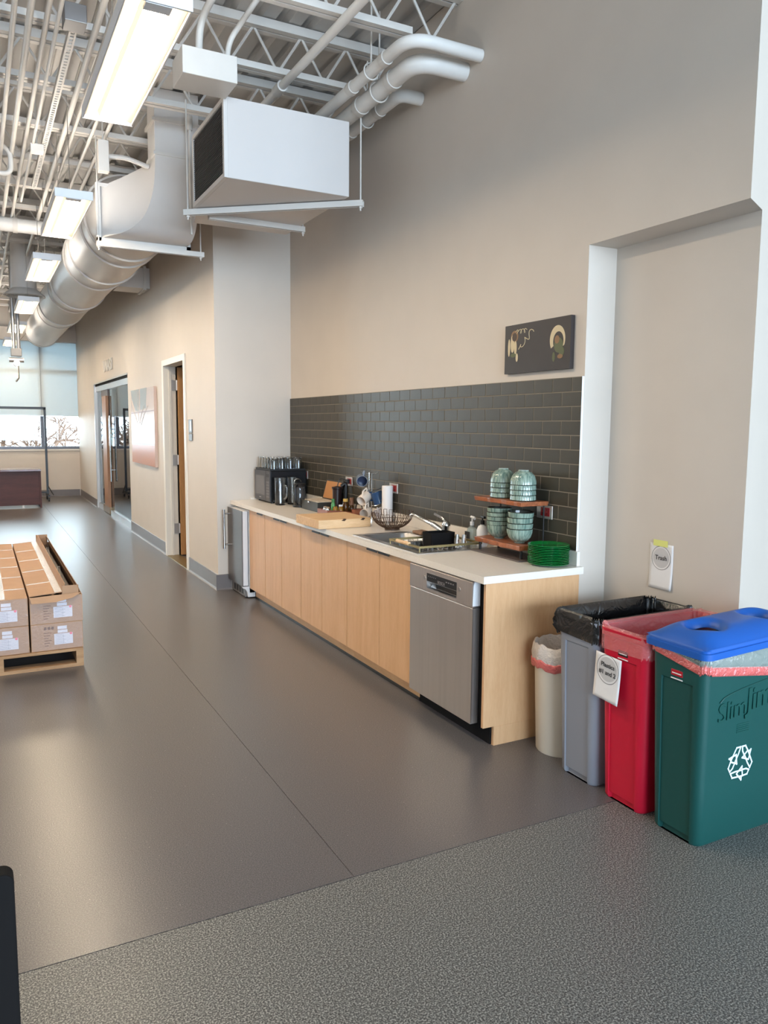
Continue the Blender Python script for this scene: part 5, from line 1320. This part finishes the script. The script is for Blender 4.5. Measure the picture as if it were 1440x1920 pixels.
closed_carton(-2.565, -2.245, Z1+0.001, Z2, 'long carton cut off by the left edge, upper one')
# the open carton
x0, x1, y0 = -1.905, -1.585, 2.345
t = thing('long_carton', 'opened long carton with raised flaps on top of the pallet stack', 'carton', (-1.745, 3.6, Z1), 'long cartons on the pallet')
zt = 0.484
m = MB().box((x0, y0, Z1+0.001), (x1, CY1, Z1+0.008)).box((x0, y0, Z1+0.008), (x0+0.006, CY1, zt)).box((x1-0.006, y0, Z1+0.008), (x1, CY1, zt)).box((x0+0.006, y0, Z1+0.008), (x1-0.006, y0+0.006, zt)).box((x0+0.006, CY1-0.006, Z1+0.008), (x1-0.006, CY1, zt)); m.build('carton_body', CARD, t)
carton_labels(t, x0, x1, Z1, zt, y0, True)
fl_ = MB().prism_dir([(x0, y0+0.03, zt+0.001), (x0+0.20, y0+0.03, zt+0.016), (x0+0.20, y0+0.03, zt+0.020), (x0, y0+0.03, zt+0.005)], (0, CY1-y0-0.06, 0)).build('taped_flap', CARD, t)
MB().prism_dir([(x0+0.155, y0+0.035, zt+0.0175), (x0+0.2, y0+0.035, zt+0.0208), (x0+0.2, y0+0.035, zt+0.0214), (x0+0.155, y0+0.035, zt+0.0181)], (0, CY1-y0-0.08, 0)).build('seam_tape', TAPE, fl_)
for k in range(4): MB().prism_dir([(x0+0.004, y0+0.42+0.52*k, zt+0.0056), (x0+0.155, y0+0.42+0.52*k, zt+0.0172), (x0+0.155, y0+0.42+0.52*k, zt+0.0178), (x0+0.004, y0+0.42+0.52*k, zt+0.0062)], (0, 0.025, 0)).build('cross_tape', TAPE, fl_)
MB().prism_dir([(x0+0.19, y0+0.02, zt-0.02), (x0+0.215, y0+0.02, zt+0.075), (x0+0.219, y0+0.02, zt+0.074), (x0+0.195, y0+0.02, zt-0.021)], (0, CY1-y0-0.04, 0)).build('inner_wall', CARD, t)
MB().box((x0+0.2, y0+0.012, zt-0.02), (x1-0.02, y0+0.016, zt+0.062)).build('inner_wall', CARD, t)
MB().box((x0+0.2, CY1-0.016, zt-0.02), (x1-0.02, CY1-0.012, zt+0.075)).build('inner_wall', CARD, t)
MB().prism_dir([(x1-0.006, y0+0.01, zt-0.001), (x1-0.03, y0+0.01, zt+0.062), (x1-0.026, y0+0.01, zt+0.063), (x1-0.002, y0+0.01, zt)], (0, CY1-y0-0.01, 0)).build('long_flap', CARDIN, t)
MB().prism_dir([(x0+0.002, y0-0.001, zt+0.001), (x1-0.004, y0-0.001, zt+0.012), (x1-0.06, y0-0.022, zt-0.015), (x0+0.16, y0-0.032, zt-0.034), (x0+0.01, y0-0.030, zt-0.035)], (0, -0.003, 0.001)).build('front_flap', CARD, t)
box('dark_contents', (x0+0.225, y0+0.02, Z1+0.02), (x1-0.03, CY1-0.02, zt-0.03), mat('contents_dark', (64, 52, 48), 0.6, noise=0.4, nscale=14), t)
for yy in (3.2, 4.2): MB().tube([(x0+0.24, yy, zt-0.03), (x0+0.245, yy+0.02, zt+0.045), (x0+0.262, yy+0.02, zt+0.045), (x0+0.262, yy, zt-0.03)], 0.002, 6).build('strap', TAPE, t)

# desk at the far end
t = thing('desk', 'mahogany desk with pale reflective top in front of the far window', 'desk', (-2.0, 13.4, 0))
top = box('desktop', (-2.95, 13.06, 0.705), (-1.09, 13.85, 0.74), wood('desk_top_wood', (110, 70, 66), (92, 56, 54), 'x', 0.12, 4, 0.6), t, 0.003)
box('modesty_panel', (-2.92, 13.12, 0.055), (-1.125, 13.14, 0.705), DESKW, t)
for x in (-2.95, -1.125): box('side_panel', (x, 13.08, 0.0), (x+0.03, 13.83, 0.705), DESKW, t)
MB().cyl((-1.42, 13.10, 0.0), (-1.42, 13.10, 0.055), 0.022, n=12).build('foot', WHITEP, t, True)
# black garment-style rack on wheels
t = thing('rolling_rack', 'tall black metal rack on casters in front of the far window', 'rack', (-1.8, 14.6, 0))
for x in (-0.875, -2.75):
    MB().box((x-0.022, 14.58, 0.14), (x+0.022, 14.62, 1.93)).build('upright', BLACK, t)
    MB().box((x-0.02, 14.30, 0.10), (x+0.02, 14.90, 0.14)).build('foot_bar', BLACK, t)
    MB().tube([(x, 14.6, 0.32), (x+0.10, 14.45, 0.12)], 0.012, 8).build('brace', BLACK, t, True)
    for y in (14.33, 14.87):
        c = MB().cyl((x-0.012, y, 0.035), (x+0.012, y, 0.035), 0.035, n=16).box((x-0.018, y-0.01, 0.035), (x-0.013, y+0.01, 0.10)).box((x+0.013, y-0.01, 0.035), (x+0.018, y+0.01, 0.10)).build('caster', BLACK, t)
MB().box((-2.75, 14.58, 1.90), (-0.853, 14.62, 1.95)).build('top_bar', BLACK, t)
MB().box((-2.75, 14.585, 0.16), (-0.875, 14.615, 0.19)).build('lower_bar', BLACK, t)
# black upright thing at the lower left corner
t = thing('upright_board', 'black upright board with rounded corner, cut off at the lower left', 'board', (-2.38, -1.34, 0))
prof = []
def rr2(x0, x1, z0, z1, r, y):
    cx, cz = (x0+x1)/2, (z0+z1)/2
    return [(p[0], y, p[1]) for p in [(q[0], q[1]) for q in rrect(cx, cz, (x1-x0)/2, (z1-z0)/2, r, 0, 6)]]
MB().loft([rr2(-2.72, -2.134, 0.03, 0.682, 0.022, -1.37), rr2(-2.72, -2.134, 0.03, 0.682, 0.022, -1.325)]).build('board', BLACKM, t, bevel=0.004)
for x in (-2.62, -2.22): box('foot', (x, -1.45, 0.0), (x+0.04, -1.24, 0.03), BLACK, t)
